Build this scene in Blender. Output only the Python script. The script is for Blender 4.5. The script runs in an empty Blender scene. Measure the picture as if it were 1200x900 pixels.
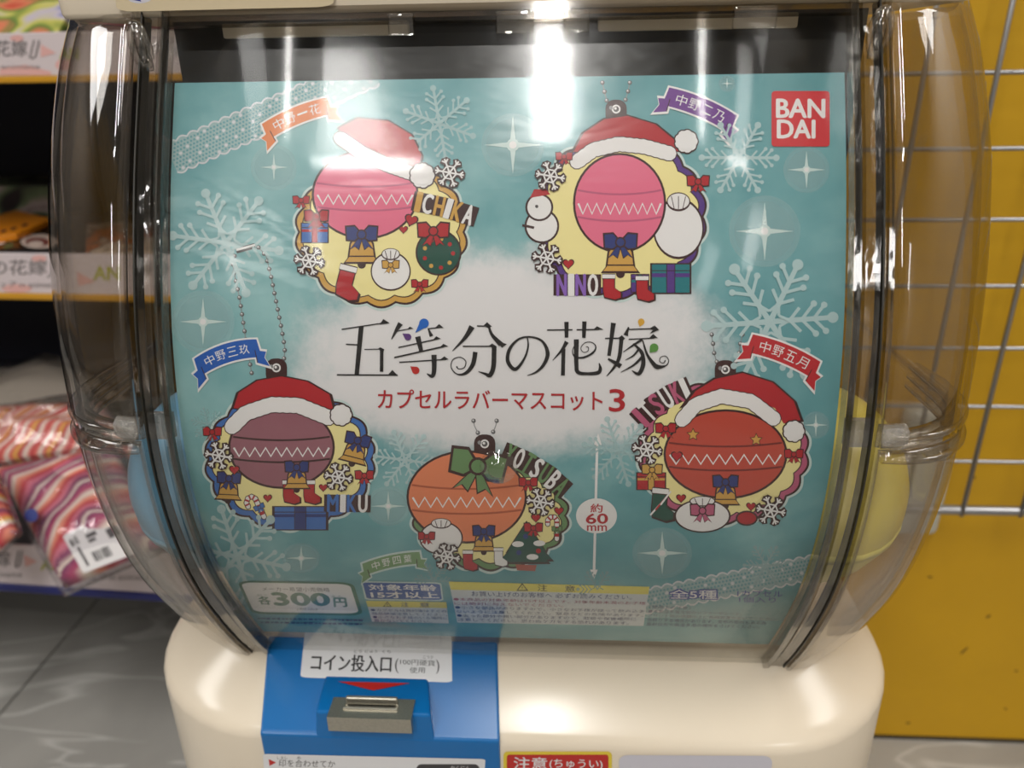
import bpy, bmesh, math, random
import numpy as np
from mathutils import Vector, Matrix
from mathutils.geometry import tessellate_polygon

random.seed(7)
scene = bpy.context.scene
COL = scene.collection
H = 0.69                                   # lens height above the floor; z below is measured from the lens
CX = 0.02113
YAW, PITCH, ROLL = math.radians(3.551), math.radians(22.921), math.radians(-0.984)
FPX = 901.0

# ------------------------------------------------------------------ camera
_f = np.array([-math.sin(YAW)*math.cos(PITCH), math.cos(YAW)*math.cos(PITCH), -math.sin(PITCH)])
_r0 = np.array([math.cos(YAW), math.sin(YAW), 0.0]); _u0 = np.cross(_r0, _f)
_r = _r0*math.cos(ROLL) + _u0*math.sin(ROLL); _u = -_r0*math.sin(ROLL) + _u0*math.cos(ROLL)
cam_data = bpy.data.cameras.new('camera'); cam = bpy.data.objects.new('camera', cam_data); COL.objects.link(cam)
cam_data.sensor_width = 36.0; cam_data.lens = FPX/1200*36.0; cam_data.clip_start = 0.01
cam.matrix_world = Matrix(((_r[0], _u[0], -_f[0], CX), (_r[1], _u[1], -_f[1], 0), (_r[2], _u[2], -_f[2], H), (0, 0, 0, 1)))
cam_data.dof.use_dof = True; cam_data.dof.focus_distance = 0.30; cam_data.dof.aperture_fstop = 9.5
scene.camera = cam

# ------------------------------------------------------------------ world, exposure, ceiling lamps
vs = scene.view_settings
vs.view_transform = 'Standard'; vs.look = 'None'; vs.gamma = 1.0; vs.use_curve_mapping = False
vs.exposure = 0.0
world = bpy.data.worlds.new('world'); scene.world = world; world.use_nodes = True
bg = world.node_tree.nodes['Background']; bg.inputs[0].default_value = (0.80, 0.78, 0.76, 1); bg.inputs[1].default_value = 0.0
scene.cycles.transparent_max_bounces = 32
scene.cycles.max_bounces = 12
LAMPS = [  # x, y, width, length, power, turn
    (0.0, -0.66, 0.085, 1.30, 25, 0),
    (-0.66, -1.13, 0.24, 0.50, 6.5, 0),
    (-1.42, -2.60, 0.40, 1.00, 22, 0),
    (2.00, 0.30, 0.70, 1.30, 24, 0),
    (-2.60, 0.10, 0.80, 1.30, 30, 0),
    (1.95, -3.2, 0.60, 1.30, 24, 0),
    (-0.68, -1.51, 0.42, 0.07, 8, 0),
]
CEIL = 1.80
for i, (lx, ly, lw, ll, pw, tr) in enumerate(LAMPS):
    nm = 'ceiling_lamp_' + ('machine', 'short', 'aisle', 'partition', 'shelf', 'rear', 'crosswise')[i] + '_offscreen'
    ld = bpy.data.lights.new(nm, 'AREA'); ld.shape = 'RECTANGLE'; ld.size = lw; ld.size_y = ll
    ld.energy = pw; ld.color = (1.0, 0.98, 0.95)
    lo = bpy.data.objects.new(nm, ld); COL.objects.link(lo); lo.location = (lx, ly, CEIL - 0.062 + H)

# ------------------------------------------------------------------ materials
def lin(c):
    return tuple(((v/255)/12.92 if v/255 <= 0.04045 else ((v/255 + 0.055)/1.055)**2.4) for v in c)
MATS = {}
def mat(name, rgb=(128, 128, 128), rough=0.5, metal=0.0, spec=0.5, coat=0.0, var=0.0, vscale=40.0, bump=0.0, bscale=200.0):
    if name in MATS: return MATS[name]
    m = bpy.data.materials.new(name); m.use_nodes = True; nt = m.node_tree; b = nt.nodes['Principled BSDF']
    c = lin(rgb); b.inputs['Base Color'].default_value = (*c, 1); b.inputs['Roughness'].default_value = rough
    b.inputs['Metallic'].default_value = metal; b.inputs['Specular IOR Level'].default_value = spec
    b.inputs['Coat Weight'].default_value = coat; b.inputs['Coat Roughness'].default_value = 0.08
    if var or bump:
        tc = nt.nodes.new('ShaderNodeTexCoord')
    if var:
        n = nt.nodes.new('ShaderNodeTexNoise'); n.inputs['Scale'].default_value = vscale; n.inputs['Detail'].default_value = 5
        nt.links.new(tc.outputs['Object'], n.inputs['Vector'])
        mx = nt.nodes.new('ShaderNodeMix'); mx.data_type = 'RGBA'
        mx.inputs[6].default_value = (*[v*(1-var) for v in c], 1); mx.inputs[7].default_value = (*[min(1, v*(1+var)) for v in c], 1)
        nt.links.new(n.outputs['Fac'], mx.inputs[0]); nt.links.new(mx.outputs[2], b.inputs['Base Color'])
    if bump:
        n2 = nt.nodes.new('ShaderNodeTexNoise'); n2.inputs['Scale'].default_value = bscale; nt.links.new(tc.outputs['Object'], n2.inputs['Vector'])
        bp = nt.nodes.new('ShaderNodeBump'); bp.inputs['Strength'].default_value = bump; bp.inputs['Distance'].default_value = 0.002
        nt.links.new(n2.outputs['Fac'], bp.inputs['Height']); nt.links.new(bp.outputs[0], b.inputs['Normal'])
    MATS[name] = m; return m

def clear(name, tint=(0.93, 0.92, 0.90), edge=(0.45, 0.42, 0.38), rough=0.04, f0=0.045, gain=1.0, bump=0.0, bscale=30.0, stretch=(1, 1, 1), haze=0.0):
    """clear plastic sheet: see-through with mirror reflection that grows at grazing angles"""
    m = bpy.data.materials.new(name); m.use_nodes = True; nt = m.node_tree; nt.nodes.clear()
    N = nt.nodes.new; L = nt.links.new
    out = N('ShaderNodeOutputMaterial'); tr = N('ShaderNodeBsdfTransparent'); gl = N('ShaderNodeBsdfGlossy'); mx = N('ShaderNodeMixShader')
    lw = N('ShaderNodeLayerWeight'); lw.inputs['Blend'].default_value = 0.5
    p5 = N('ShaderNodeMath'); p5.operation = 'POWER'; p5.inputs[1].default_value = 4.0; L(lw.outputs['Facing'], p5.inputs[0])
    ma = N('ShaderNodeMath'); ma.operation = 'MULTIPLY_ADD'; ma.inputs[1].default_value = (0.85-f0)*gain; ma.inputs[2].default_value = f0*gain; ma.use_clamp = True
    L(p5.outputs[0], ma.inputs[0]); L(ma.outputs[0], mx.inputs[0])
    cm = N('ShaderNodeMix'); cm.data_type = 'RGBA'; cm.inputs[6].default_value = (*tint, 1); cm.inputs[7].default_value = (*edge, 1)
    p3 = N('ShaderNodeMath'); p3.operation = 'POWER'; p3.inputs[1].default_value = 2.5; L(lw.outputs['Facing'], p3.inputs[0]); L(p3.outputs[0], cm.inputs[0])
    L(cm.outputs[2], tr.inputs[0]); gl.inputs['Roughness'].default_value = rough; gl.inputs['Color'].default_value = (0.95, 0.95, 0.95, 1)
    if bump:
        tc = N('ShaderNodeTexCoord'); mp = N('ShaderNodeMapping'); mp.inputs['Scale'].default_value = stretch
        n = N('ShaderNodeTexNoise'); n.inputs['Scale'].default_value = bscale; n.inputs['Detail'].default_value = 3
        L(tc.outputs['Object'], mp.inputs[0]); L(mp.outputs[0], n.inputs['Vector'])
        bp = N('ShaderNodeBump'); bp.inputs['Strength'].default_value = bump; bp.inputs['Distance'].default_value = 0.004
        L(n.outputs['Fac'], bp.inputs['Height']); L(bp.outputs[0], gl.inputs['Normal'])
    L(tr.outputs[0], mx.inputs[1]); L(gl.outputs[0], mx.inputs[2])
    last = mx
    if haze:
        df = N('ShaderNodeBsdfDiffuse'); df.inputs[0].default_value = (0.8, 0.79, 0.77, 1); m2 = N('ShaderNodeMixShader'); m2.inputs[0].default_value = haze
        L(mx.outputs[0], m2.inputs[1]); L(df.outputs[0], m2.inputs[2]); last = m2
    L(last.outputs[0], out.inputs[0]); MATS[name] = m; return m

CREAM = mat('cream_plastic', (230, 217, 196), 0.19, coat=0.0, var=0.02, vscale=30)
BLUE = mat('blue_plastic', (6, 104, 172), 0.28, var=0.03)
SHELL = clear('shell_clear', (0.965, 0.955, 0.94), (0.62, 0.58, 0.53), 0.035, 0.06, 1.1, bump=0.10, bscale=26, stretch=(1, 1, 0.35))
WINDOW = clear('window_clear', (0.985, 0.985, 0.98), (0.80, 0.80, 0.78), 0.10, 0.04, 0.42, bump=0.012, bscale=60)
RIB = clear('rib_clear', (0.94, 0.93, 0.91), (0.45, 0.43, 0.40), 0.06, 0.09, 1.1, bump=0.25, bscale=60, stretch=(1, 1, 0.3))
SMOKE = clear('smoke_clear', (0.60, 0.57, 0.53), (0.3, 0.28, 0.26), 0.08, 0.05, 0.8)
FROST = clear('frosted_clear', (0.75, 0.74, 0.72), (0.4, 0.4, 0.4), 0.22, 0.25, 1.2, bump=0.9, bscale=700, haze=0.25)
FILM = clear('sleeve_film', (0.985, 0.985, 0.985), (0.85, 0.85, 0.85), 0.20, 0.045, 0.6, bump=0.16, bscale=22, stretch=(1.0, 1, 3.2))
BAGFILM = clear('bag_film', (0.95, 0.95, 0.96), (0.7, 0.7, 0.72), 0.06, 0.07, 1.0, bump=0.8, bscale=60)
STEEL = mat('zinc_metal', (176, 172, 160), 0.34, metal=0.85, var=0.18, vscale=900)

# ------------------------------------------------------------------ mesh helpers
WPOS = {}
def tag(o, label=None, cat=None, group=None, kind=None):
    for k, v in (('label', label), ('category', cat), ('group', group), ('kind', kind)):
        if v: o[k] = v
    return o
def empty(name, loc, label=None, cat=None, group=None, kind=None):
    o = bpy.data.objects.new(name, None); COL.objects.link(o); o.location = (loc[0], loc[1], loc[2] + H); o.empty_display_size = 0.02
    WPOS[o.name] = Vector((loc[0], loc[1], loc[2]))
    return tag(o, label, cat, group, kind)
def mesh(name, V, F, m, parent=None, smooth=False, midx=None, origin=None):
    """V in lens-height coordinates; one object"""
    V = [Vector(v) for v in V]
    if parent is not None: off = WPOS[parent.name]
    elif origin is not None: off = Vector(origin)
    else:
        lo = [min(v[i] for v in V) for i in range(3)]; hi = [max(v[i] for v in V) for i in range(3)]
        off = Vector(((lo[0]+hi[0])/2, (lo[1]+hi[1])/2, lo[2]))
    me = bpy.data.meshes.new(name); me.from_pydata([tuple(v - off) for v in V], [], F)
    for x in (m if isinstance(m, list) else [m]): me.materials.append(x)
    if midx is not None: me.polygons.foreach_set('material_index', midx)
    if smooth: me.polygons.foreach_set('use_smooth', [True]*len(me.polygons))
    me.update()
    o = bpy.data.objects.new(name, me); COL.objects.link(o)
    if parent is not None: o.parent = parent; WPOS[o.name] = off
    else: o.location = (off.x, off.y, off.z + H); WPOS[o.name] = off
    return o
def fixn(o):
    bm = bmesh.new(); bm.from_mesh(o.data); bmesh.ops.recalc_face_normals(bm, faces=bm.faces); bm.to_mesh(o.data); bm.free(); return o
def bevel(o, w, seg=2):
    md = o.modifiers.new('bevel', 'BEVEL'); md.width = w; md.segments = seg; md.limit_method = 'ANGLE'; md.angle_limit = math.radians(35)
    return o
BOXF = [(0, 3, 2, 1), (4, 5, 6, 7), (0, 1, 5, 4), (1, 2, 6, 5), (2, 3, 7, 6), (3, 0, 4, 7)]
def box(name, x0, x1, y0, y1, z0, z1, m, parent=None, bev=0.0, seg=2):
    V = [(x0, y0, z0), (x1, y0, z0), (x1, y1, z0), (x0, y1, z0), (x0, y0, z1), (x1, y0, z1), (x1, y1, z1), (x0, y1, z1)]
    o = mesh(name, V, BOXF, m, parent)
    if bev: bevel(o, bev, seg)
    return o
def grid(name, P, m, parent=None, smooth=True, close=False):
    """P: rows x cols array of points"""
    P = np.asarray(P); nr, nc = P.shape[:2]; V = P.reshape(-1, 3); F = []
    for i in range(nr-1):
        for j in range(nc if close else nc-1):
            k = (j+1) % nc; F.append((i*nc+j, i*nc+k, (i+1)*nc+k, (i+1)*nc+j))
    return mesh(name, V.tolist(), F, m, parent, smooth)
def prism(name, prof, x0, x1, m, parent=None, bev=0.0):
    """profile of (y, z) run along x; x0/x1 may be functions of the profile point"""
    g = lambda a, p: a(p) if callable(a) else a
    n = len(prof); V = [(g(x0, p), p[0], p[1]) for p in prof] + [(g(x1, p), p[0], p[1]) for p in prof]
    F = [tuple(range(n)), tuple(range(2*n-1, n-1, -1))] + [(i, i+n, (i+1) % n + n, (i+1) % n) for i in range(n)]
    o = fixn(mesh(name, V, F, m, parent))
    if bev: bevel(o, bev)
    return o
def tube(name, pts, rad, m, parent=None, n=8, closed=False):
    pts = [Vector(p) for p in pts]; V = []; F = []; N = len(pts)
    for i, p in enumerate(pts):
        a = pts[(i-1) % N] if (closed or i) else p; b = pts[(i+1) % N] if (closed or i < N-1) else p
        t = (b - a).normalized(); s = t.cross(Vector((0.3, 0.2, 1)) if abs(t.z) < 0.9 else Vector((1, 0.1, 0))).normalized(); w = t.cross(s)
        r = rad(i/(N-1)) if callable(rad) else rad
        for k in range(n):
            q = 2*math.pi*k/n; V.append(p + (s*math.cos(q) + w*math.sin(q))*r)
    for i in range(N if closed else N-1):
        for k in range(n):
            j = (i+1) % N; F.append((i*n+k, i*n+(k+1) % n, j*n+(k+1) % n, j*n+k))
    if not closed: F += [tuple(range(n-1, -1, -1)), tuple(range((N-1)*n, N*n))]
    return fixn(mesh(name, V, F, m, parent, True))
def lathe(name, prof, c, axis, m, parent=None, n=32):
    """profile of (radius, height) turned about an axis through c"""
    a = Vector(axis).normalized(); s = a.cross(Vector((0, 0, 1)) if abs(a.z) < 0.9 else Vector((1, 0, 0))).normalized(); w = a.cross(s); c = Vector(c)
    V = []; F = []
    for (r, h) in prof:
        for k in range(n):
            q = 2*math.pi*k/n; V.append(c + a*h + (s*math.cos(q) + w*math.sin(q))*max(r, 1e-5))
    for i in range(len(prof)-1):
        for k in range(n): F.append((i*n+k, i*n+(k+1) % n, (i+1)*n+(k+1) % n, (i+1)*n+k))
    return fixn(mesh(name, V, F, m, parent, True))

# ------------------------------------------------------------------ measuring from drawing coordinates (1200 x 900 sketch) to places on real surfaces
def rays(xy):
    xy = np.atleast_2d(np.asarray(xy, float))
    return _f + ((xy[:, :1]-600)/FPX)*_r - ((xy[:, 1:2]-450)/FPX)*_u
C0 = np.array([CX, 0, 0])
def atY(x, y, Y): d = rays((x, y))[0]; return C0 + d*(Y/d[1])
def atZ(x, y, Z): d = rays((x, y))[0]; return C0 + d*(Z/d[2])
def on_plane(p0, n):
    p0 = np.array(p0, float); n = np.array(n, float); n /= np.linalg.norm(n)
    def f(xy, off):
        d = rays(xy); t = ((p0 - C0) @ n)/(d @ n); return C0 + d*t[:, None] + n*np.asarray(off)[:, None]
    return f
PZ = np.array([-0.300, -0.285, -0.262, -0.240, -0.20, -0.15, -0.10, -0.05, 0.0, 0.0165, 0.03])
PY = np.array([0.3245, 0.3145, 0.2998, 0.2875, 0.2700, 0.2617, 0.2682, 0.2863, 0.3110, 0.3195, 0.3262])
_PM = np.gradient(PY, PZ)
def prof_y(z):
    z = np.asarray(z, float); i = np.clip(np.searchsorted(PZ, z)-1, 0, len(PZ)-2); h = PZ[i+1]-PZ[i]; t = (z-PZ[i])/h
    return ((2*t**3-3*t**2+1)*PY[i] + (t**3-2*t**2+t)*h*_PM[i] + (-2*t**3+3*t**2)*PY[i+1] + (t**3-t**2)*h*_PM[i+1])
def prof_n(z):
    d = (prof_y(np.asarray(z)+1e-4)-prof_y(np.asarray(z)-1e-4))/2e-4; l = np.sqrt(1+d*d)
    return -1/l, d/l                        # (ny, nz) pointing out towards the front
CARD_TOP = 1.0
def on_card(xy, off):
    d = rays(xy); t = np.full(len(d), 0.27)/d[:, 1]
    for _ in range(25):
        z = t*d[:, 2]; g = t*d[:, 1]-prof_y(z); e = 1e-5
        gd = ((t+e)*d[:, 1]-prof_y((t+e)*d[:, 2])-g)/e; t = np.clip(t - g/gd, 0.15, 0.6)
    P = C0 + d*t[:, None]; P[:, 2] = np.minimum(P[:, 2], CARD_TOP); P[:, 1] = prof_y(P[:, 2]); ny, nz = prof_n(P[:, 2]); off = np.asarray(off)
    P[:, 1] += ny*off; P[:, 2] += nz*off; P[:, 0] = np.clip(P[:, 0], -0.1249, 0.1249)
    return P

# ------------------------------------------------------------------ print: flat ink laid on a surface
_font_c = bpy.data.curves.new('lettering_source', 'FONT'); _font_o = bpy.data.objects.new('lettering_source', _font_c); COL.objects.link(_font_o)
_gl = {}
def glyphs(s, bold=0.0, sp=1.0):
    k = (s, bold, sp)
    if k not in _gl:
        _font_c.body = s; _font_c.offset = bold; _font_c.resolution_u = 3; _font_c.space_character = sp
        me = bpy.data.meshes.new_from_object(_font_o)
        v = np.array([(a.co.x, a.co.y) for a in me.vertices]) if len(me.vertices) else np.zeros((0, 2)); f = [tuple(p.vertices) for p in me.polygons]
        bpy.data.meshes.remove(me); _gl[k] = (v, f)
    return _gl[k]
class Ink:
    STEP = 1.2e-5
    def __init__(s, proj, base=1.0e-4): s.V = []; s.O = []; s.F = []; s.M = []; s.ms = []; s.proj = proj; s.base = base; s.bx = []; s.lay = None
    def _add(s, v, f, m):
        m = m if not isinstance(m, str) else MATS[m]
        if m not in s.ms: s.ms.append(m)
        xs = [p[0] for p in v]; ys = [p[1] for p in v]; q = (min(xs), max(xs), min(ys), max(ys))
        if s.lay is None:                                            # lie one ink layer above whatever is already printed here
            n = 1 + max([o[4] for o in s.bx if o[0] < q[1] and o[1] > q[0] and o[2] < q[3] and o[3] > q[2]], default=-1); s.bx.append((*q, n))
        else: n = s.lay
        b = len(s.V); off = s.base + n*s.STEP
        s.V += [tuple(p) for p in v]; s.O += [off]*len(v); s.F += [tuple(i+b for i in q) for q in f]; s.M += [s.ms.index(m)]*len(f)
    def poly(s, pts, m, holes=()):
        loops = [[Vector((p[0], p[1], 0)) for p in pts]] + [[Vector((p[0], p[1], 0)) for p in h] for h in holes]
        flat = [p for l in loops for p in l]; s._add([(p.x, p.y) for p in flat], tessellate_polygon(loops), m)
    def ell(s, cx, cy, rx, ry, m, ang=0, n=28, a0=0, a1=360):
        ca, sa = math.cos(math.radians(ang)), math.sin(math.radians(ang)); P = []
        full = abs(a1-a0) >= 360
        for k in range(n if full else n+1):
            q = math.radians(a0 + (a1-a0)*k/n); x, y = rx*math.cos(q), ry*math.sin(q); P.append((cx+x*ca-y*sa, cy+x*sa+y*ca))
        s.poly(P, m)
    def rrect(s, x0, y0, x1, y1, r, m, q=None):
        P = []
        for (cx, cy, a) in ((x1-r, y1-r, 0), (x0+r, y1-r, 90), (x0+r, y0+r, 180), (x1-r, y0+r, 270)):
            for k in range(5): t = math.radians(a+k*22.5); P.append((cx+r*math.cos(t), cy+r*math.sin(t)))
        if q: P = [quad(q, (p[0]-x0)/(x1-x0), (p[1]-y0)/(y1-y0)) for p in P]
        s.poly(P, m)
    def stroke(s, pts, w, m, cap=False):
        """w: one width or a list per point"""
        P = [np.array(p, float) for p in pts]; n = len(P); w = w if isinstance(w, (list, tuple)) else [w]*n; L = []; Rr = []
        for i in range(n):
            a = P[max(i-1, 0)]; b = P[min(i+1, n-1)]; t = b-a; t = t/(np.linalg.norm(t)+1e-9); nn = np.array([-t[1], t[0]])*w[i]/2
            L.append(P[i]+nn); Rr.append(P[i]-nn)
        s._add(L+Rr, [(i, i+1, n+i+1, n+i) for i in range(n-1)], m)
        if cap:
            for i in (0, n-1): s.ell(P[i][0], P[i][1], w[i]/2, w[i]/2, m, n=10)
    def text(s, t, x0, y0, x1, y1, m, bold=0.0, ang=0.0, q=None, sp=1.0):
        v, f = glyphs(t, 0.0, sp)
        if not len(v): return
        if bold >= .01:                                              # heavier strokes: print again a hair to each side, on one ink layer
            if s.lay is None:
                Q = q or ((x0, y0), (x1, y0), (x1, y1), (x0, y1)); xs = [p[0] for p in Q]; ys = [p[1] for p in Q]; b4 = (min(xs)-1, max(xs)+1, min(ys)-1, max(ys)+1)
                n = 1 + max([o[4] for o in s.bx if o[0] < b4[1] and o[1] > b4[0] and o[2] < b4[3] and o[3] > b4[2]], default=-1); s.bx.append((*b4, n)); s.lay = n; own = True
            else: own = False
            hh = math.dist(q[0], q[3]) if q else abs(y1-y0); ww = math.dist(q[0], q[1]) if q else abs(x1-x0); em = max(hh, min(hh, ww)); dx, dy = bold*em*(1.9 if q else 1.0), bold*em*(1.0 if q else .7)
            base_l = s.lay
            for c_i, (a, b) in enumerate(((dx, 0), (-dx, 0), (0, dy), (0, -dy))): s.lay = base_l + c_i*.34; s.text(t, x0+a, y0+b, x1+a, y1+b, m, 0.0, ang, [(p[0]+a, p[1]+b) for p in q] if q else None, sp)
            s.lay = None if own else base_l
            return
        lo, hi = v.min(0), v.max(0); u = (v-lo)/np.maximum(hi-lo, 1e-6); u[:, 1] = 1-u[:, 1]
        if q: P = [quad(q, a, b) for a, b in u]
        else:
            cx, cy = (x0+x1)/2, (y0+y1)/2; ca, sa = math.cos(math.radians(ang)), math.sin(math.radians(ang)); P = []
            for a, b in u:
                x, y = (a-.5)*(x1-x0), (b-.5)*(y1-y0); P.append((cx+x*ca-y*sa, cy+x*sa+y*ca))
        s._add(P, f, m)
    def done(s, name, parent, rows=2.0, kind=None):
        me = bpy.data.meshes.new('tmp'); me.from_pydata([(v[0], v[1], o*1e3) for v, o in zip(s.V, s.O)], [], s.F)
        me.polygons.foreach_set('material_index', s.M); bm = bmesh.new(); bm.from_mesh(me); bpy.data.meshes.remove(me)
        bmesh.ops.triangulate(bm, faces=[f for f in bm.faces if len(f.verts) > 4])
        if rows:
            ys = [v[1] for v in s.V]; y = (math.floor(min(ys)/rows)+1)*rows
            while y < max(ys):
                bmesh.ops.bisect_plane(bm, geom=bm.verts[:]+bm.edges[:]+bm.faces[:], plane_co=(0, y, 0), plane_no=(0, 1, 0), dist=1e-4); y += rows
        bm.verts.ensure_lookup_table()
        A = np.array([(v.co.x, v.co.y, v.co.z) for v in bm.verts]); P = s.proj(A[:, :2], A[:, 2]*1e-3)
        bm.verts.index_update(); F = [tuple(v.index for v in f.verts) for f in bm.faces]; M = [f.material_index for f in bm.faces]; bm.free()
        return mesh(name, P.tolist(), F, s.ms, parent, midx=M)
def quad(q, u, v):
    q = [np.array(p, float) for p in q]; p = (q[0]*(1-u)+q[1]*u)*(1-v) + (q[3]*(1-u)+q[2]*u)*v; return (p[0], p[1])

# ================================================================== the setting
FL = -H
WALLY = 0.645
def floor_mat():
    m = bpy.data.materials.new('grey_marble_tile'); m.use_nodes = True; nt = m.node_tree; b = nt.nodes['Principled BSDF']; N = nt.nodes.new; L = nt.links.new
    g = N('ShaderNodeNewGeometry'); n1 = N('ShaderNodeTexNoise'); n1.inputs['Scale'].default_value = 3.5; n1.inputs['Detail'].default_value = 8; n1.inputs['Distortion'].default_value = 1.2
    n2 = N('ShaderNodeTexNoise'); n2.inputs['Scale'].default_value = 5.0; n2.inputs['Detail'].default_value = 3; n2.inputs['Distortion'].default_value = 0.8
    mp = N('ShaderNodeMapping'); mp.inputs['Scale'].default_value = (0.55, 1.7, 1); mp.inputs['Rotation'].default_value = (0, 0, 0.5)
    L(g.outputs['Position'], n1.inputs['Vector']); L(g.outputs['Position'], mp.inputs[0]); L(mp.outputs[0], n2.inputs['Vector'])
    r1 = N('ShaderNodeValToRGB'); r1.color_ramp.elements[0].position = 0.3; r1.color_ramp.elements[0].color = (*lin((138, 136, 131)), 1); r1.color_ramp.elements[1].position = 0.75; r1.color_ramp.elements[1].color = (*lin((172, 169, 163)), 1)
    r2 = N('ShaderNodeValToRGB'); e = r2.color_ramp.elements; e[0].position = 0.482; e[0].color = (0, 0, 0, 1); e[1].position = 0.5; e[1].color = (0.55, 0.55, 0.55, 1); k = e.new(0.518); k.color = (0, 0, 0, 1)
    L(n1.outputs['Fac'], r1.inputs[0]); L(n2.outputs['Fac'], r2.inputs[0])
    mx = N('ShaderNodeMix'); mx.data_type = 'RGBA'; mx.inputs[7].default_value = (*lin((205, 203, 198)), 1); L(r2.outputs[0], mx.inputs[0]); L(r1.outputs[0], mx.inputs[6])
    L(mx.outputs[2], b.inputs['Base Color']); b.inputs['Roughness'].default_value = 0.32; return m
fm = floor_mat()
floor = tag(box('floor', -3.2, 2.4, -4.5, 2.2, FL-0.05, FL-0.004, mat('tile_grout', (70, 68, 66), 0.8)), 'grey marble-look floor tiles with white veins', kind='structure')
TS = 0.46
tile0 = None; ti = 0
for i in range(-5, 5):
    for j in range(-6, 4):
        x0 = -0.62 + i*TS; y0 = 0.10 + j*TS
        if tile0 is None: t = bevel(box('tile', x0+0.0012, x0+TS-0.0012, y0+0.0012, y0+TS-0.0012, FL-0.004, FL, fm, floor), 0.0008, 1); tile0 = (t, x0, y0)
        else:
            t = tile0[0].copy(); COL.objects.link(t); t.location = (tile0[0].location.x + x0-tile0[1], tile0[0].location.y + y0-tile0[2], tile0[0].location.z)
YEL = mat('yellow_board', (205, 158, 16), 0.55, var=0.10, vscale=14)
wr = box('wall_right', -0.02, 2.4, WALLY, WALLY+0.04, FL, 1.2, YEL); tag(wr, 'matt yellow partition board with scuffs', kind='structure')
scuff = mat('scuff_mark', (112, 84, 20), 0.8)
for (x, y, w, h, a) in ((1158, 722, 9, 4, -30), (1130, 762, 14, 3, -40), (1191, 786, 6, 3, 0), (1064, 847, 6, 3, 0), (1140, 560, 9, 3, -20), (1090, 676, 7, 2.5, 0), (1178, 830, 5, 2.5, 30)):
    k = Ink(on_plane((0, WALLY, 0), (0, -1, 0)), 3e-4); P = []
    for q in range(12):
        t = q*math.pi/6; rr = random.uniform(.55, 1.1); X, Y = w/2*rr*math.cos(t), h/2*rr*math.sin(t); ca, sa = math.cos(math.radians(a)), math.sin(math.radians(a)); P.append((x+X*ca-Y*sa, y+X*sa+Y*ca))
    k.poly(P, scuff); k.done('scuff', wr, rows=0)
tag(box('foot_strip_right', -0.02, 2.4, WALLY-0.0015, WALLY, FL, FL+0.004, mat('dark_strip', (60, 50, 30), 0.9)), 'thin dark strip along the foot of the yellow board', kind='structure')  # low, evenly dark strip where the yellow board meets the floor
tag(box('wall_back', -3.2, 2.4, 1.6, 1.66, FL, CEIL, mat('far_wall', (120, 112, 104), 0.8)), 'dim far wall of the shop', kind='structure')
tag(box('wall_left', -3.26, -3.2, -4.5, 1.66, FL, CEIL, mat('far_wall'), None), 'dim side wall of the shop', kind='structure')
tag(box('wall_front', -3.26, 2.46, -4.56, -4.5, FL, CEIL, mat('shop_wall', (196, 192, 186), 0.85)), 'pale shop wall across the aisle from the machine', kind='structure')
tag(box('wall_outer', 2.4, 2.46, -4.5, 1.66, FL, CEIL, mat('shop_wall')), 'pale shop wall beyond the yellow partition', kind='structure')
tag(box('ceiling', -3.2, 2.4, -4.5, 1.66, CEIL, CEIL+0.05, mat('ceiling_white', (205, 203, 198), 0.85)), 'white shop ceiling', kind='structure')
for i, (lx, ly, lw, ll, pw, tr) in enumerate(LAMPS):
    where = ['above the capsule machine', 'left of the machine lamp', 'far back over the aisle', 'over the yellow partition', 'over the shelf unit', 'far back on the right', ''][i]
    t = empty('ceiling_light', (lx, ly, CEIL-0.06), 'white fluorescent ceiling fitting ' + ['hanging right over the capsule machine', 'wide and short beside the machine', 'over the far end of the shelf aisle', 'in front of the yellow partition', 'over the stocked shelf unit', 'behind the yellow partition lamp', 'lying crosswise at the end of the short wide one'][i], 'lamp', 'fluorescent ceiling fittings')
    wm = mat('white_enamel', (235, 235, 232), 0.4)
    bevel(box('housing', lx-lw/2-0.02, lx+lw/2+0.02, ly-ll/2-0.03, ly+ll/2+0.03, CEIL-0.055, CEIL, wm, t), 0.006)
    for s in (-1, 1): box('end_cap', lx-lw/2-0.02, lx+lw/2+0.02, ly+s*(ll/2+0.015)-0.012, ly+s*(ll/2+0.015)+0.012, CEIL-0.068, CEIL-0.055, wm, t, 0.003)

# ---- wire grid panel in front of the yellow board
WY = 0.600
g = empty('wire_grid_panel', (0.62, WY, atY(1150, 598, WY)[2]), 'zinc-plated square wire grid panel on the yellow board', 'wire panel')
WM = mat('zinc_wire', (158, 158, 160), 0.32, metal=0.75)
zs = [atY(1160, y, WY)[2] for y in (85, 173, 257, 335, 407, 477, 541)]; dz = (zs[0]-zs[-1])/6; zb = atY(1150, 598, WY)[2]
xs0 = (atY(1162, 450, WY)[0]); xs1 = atY(1166, 85, WY)[0]; dxw = xs0-xs1
for k in range(-6, 7): tube('horizontal_wire', [(0.10, WY, zs[0]-k*dz), (1.2, WY, zs[0]-k*dz)], 0.0017, WM, g, 8)
for k in range(-4, 16): tube('vertical_wire', [(xs1+k*dxw, WY-0.0032, zb-0.004), (xs1+k*dxw, WY-0.0032, zs[0]+6*dz)], 0.0019, WM, g, 8)
tube('bottom_bar', [(0.10, WY, zb), (1.2, WY, zb)], 0.0042, WM, g, 12)
for x in (0.12, 0.9):
    for z in (zb, zs[0]+5*dz): tube('standoff_hook', [(x, WY, z), (x, WALLY-0.0005, z)], 0.003, WM, g, 8)
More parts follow.
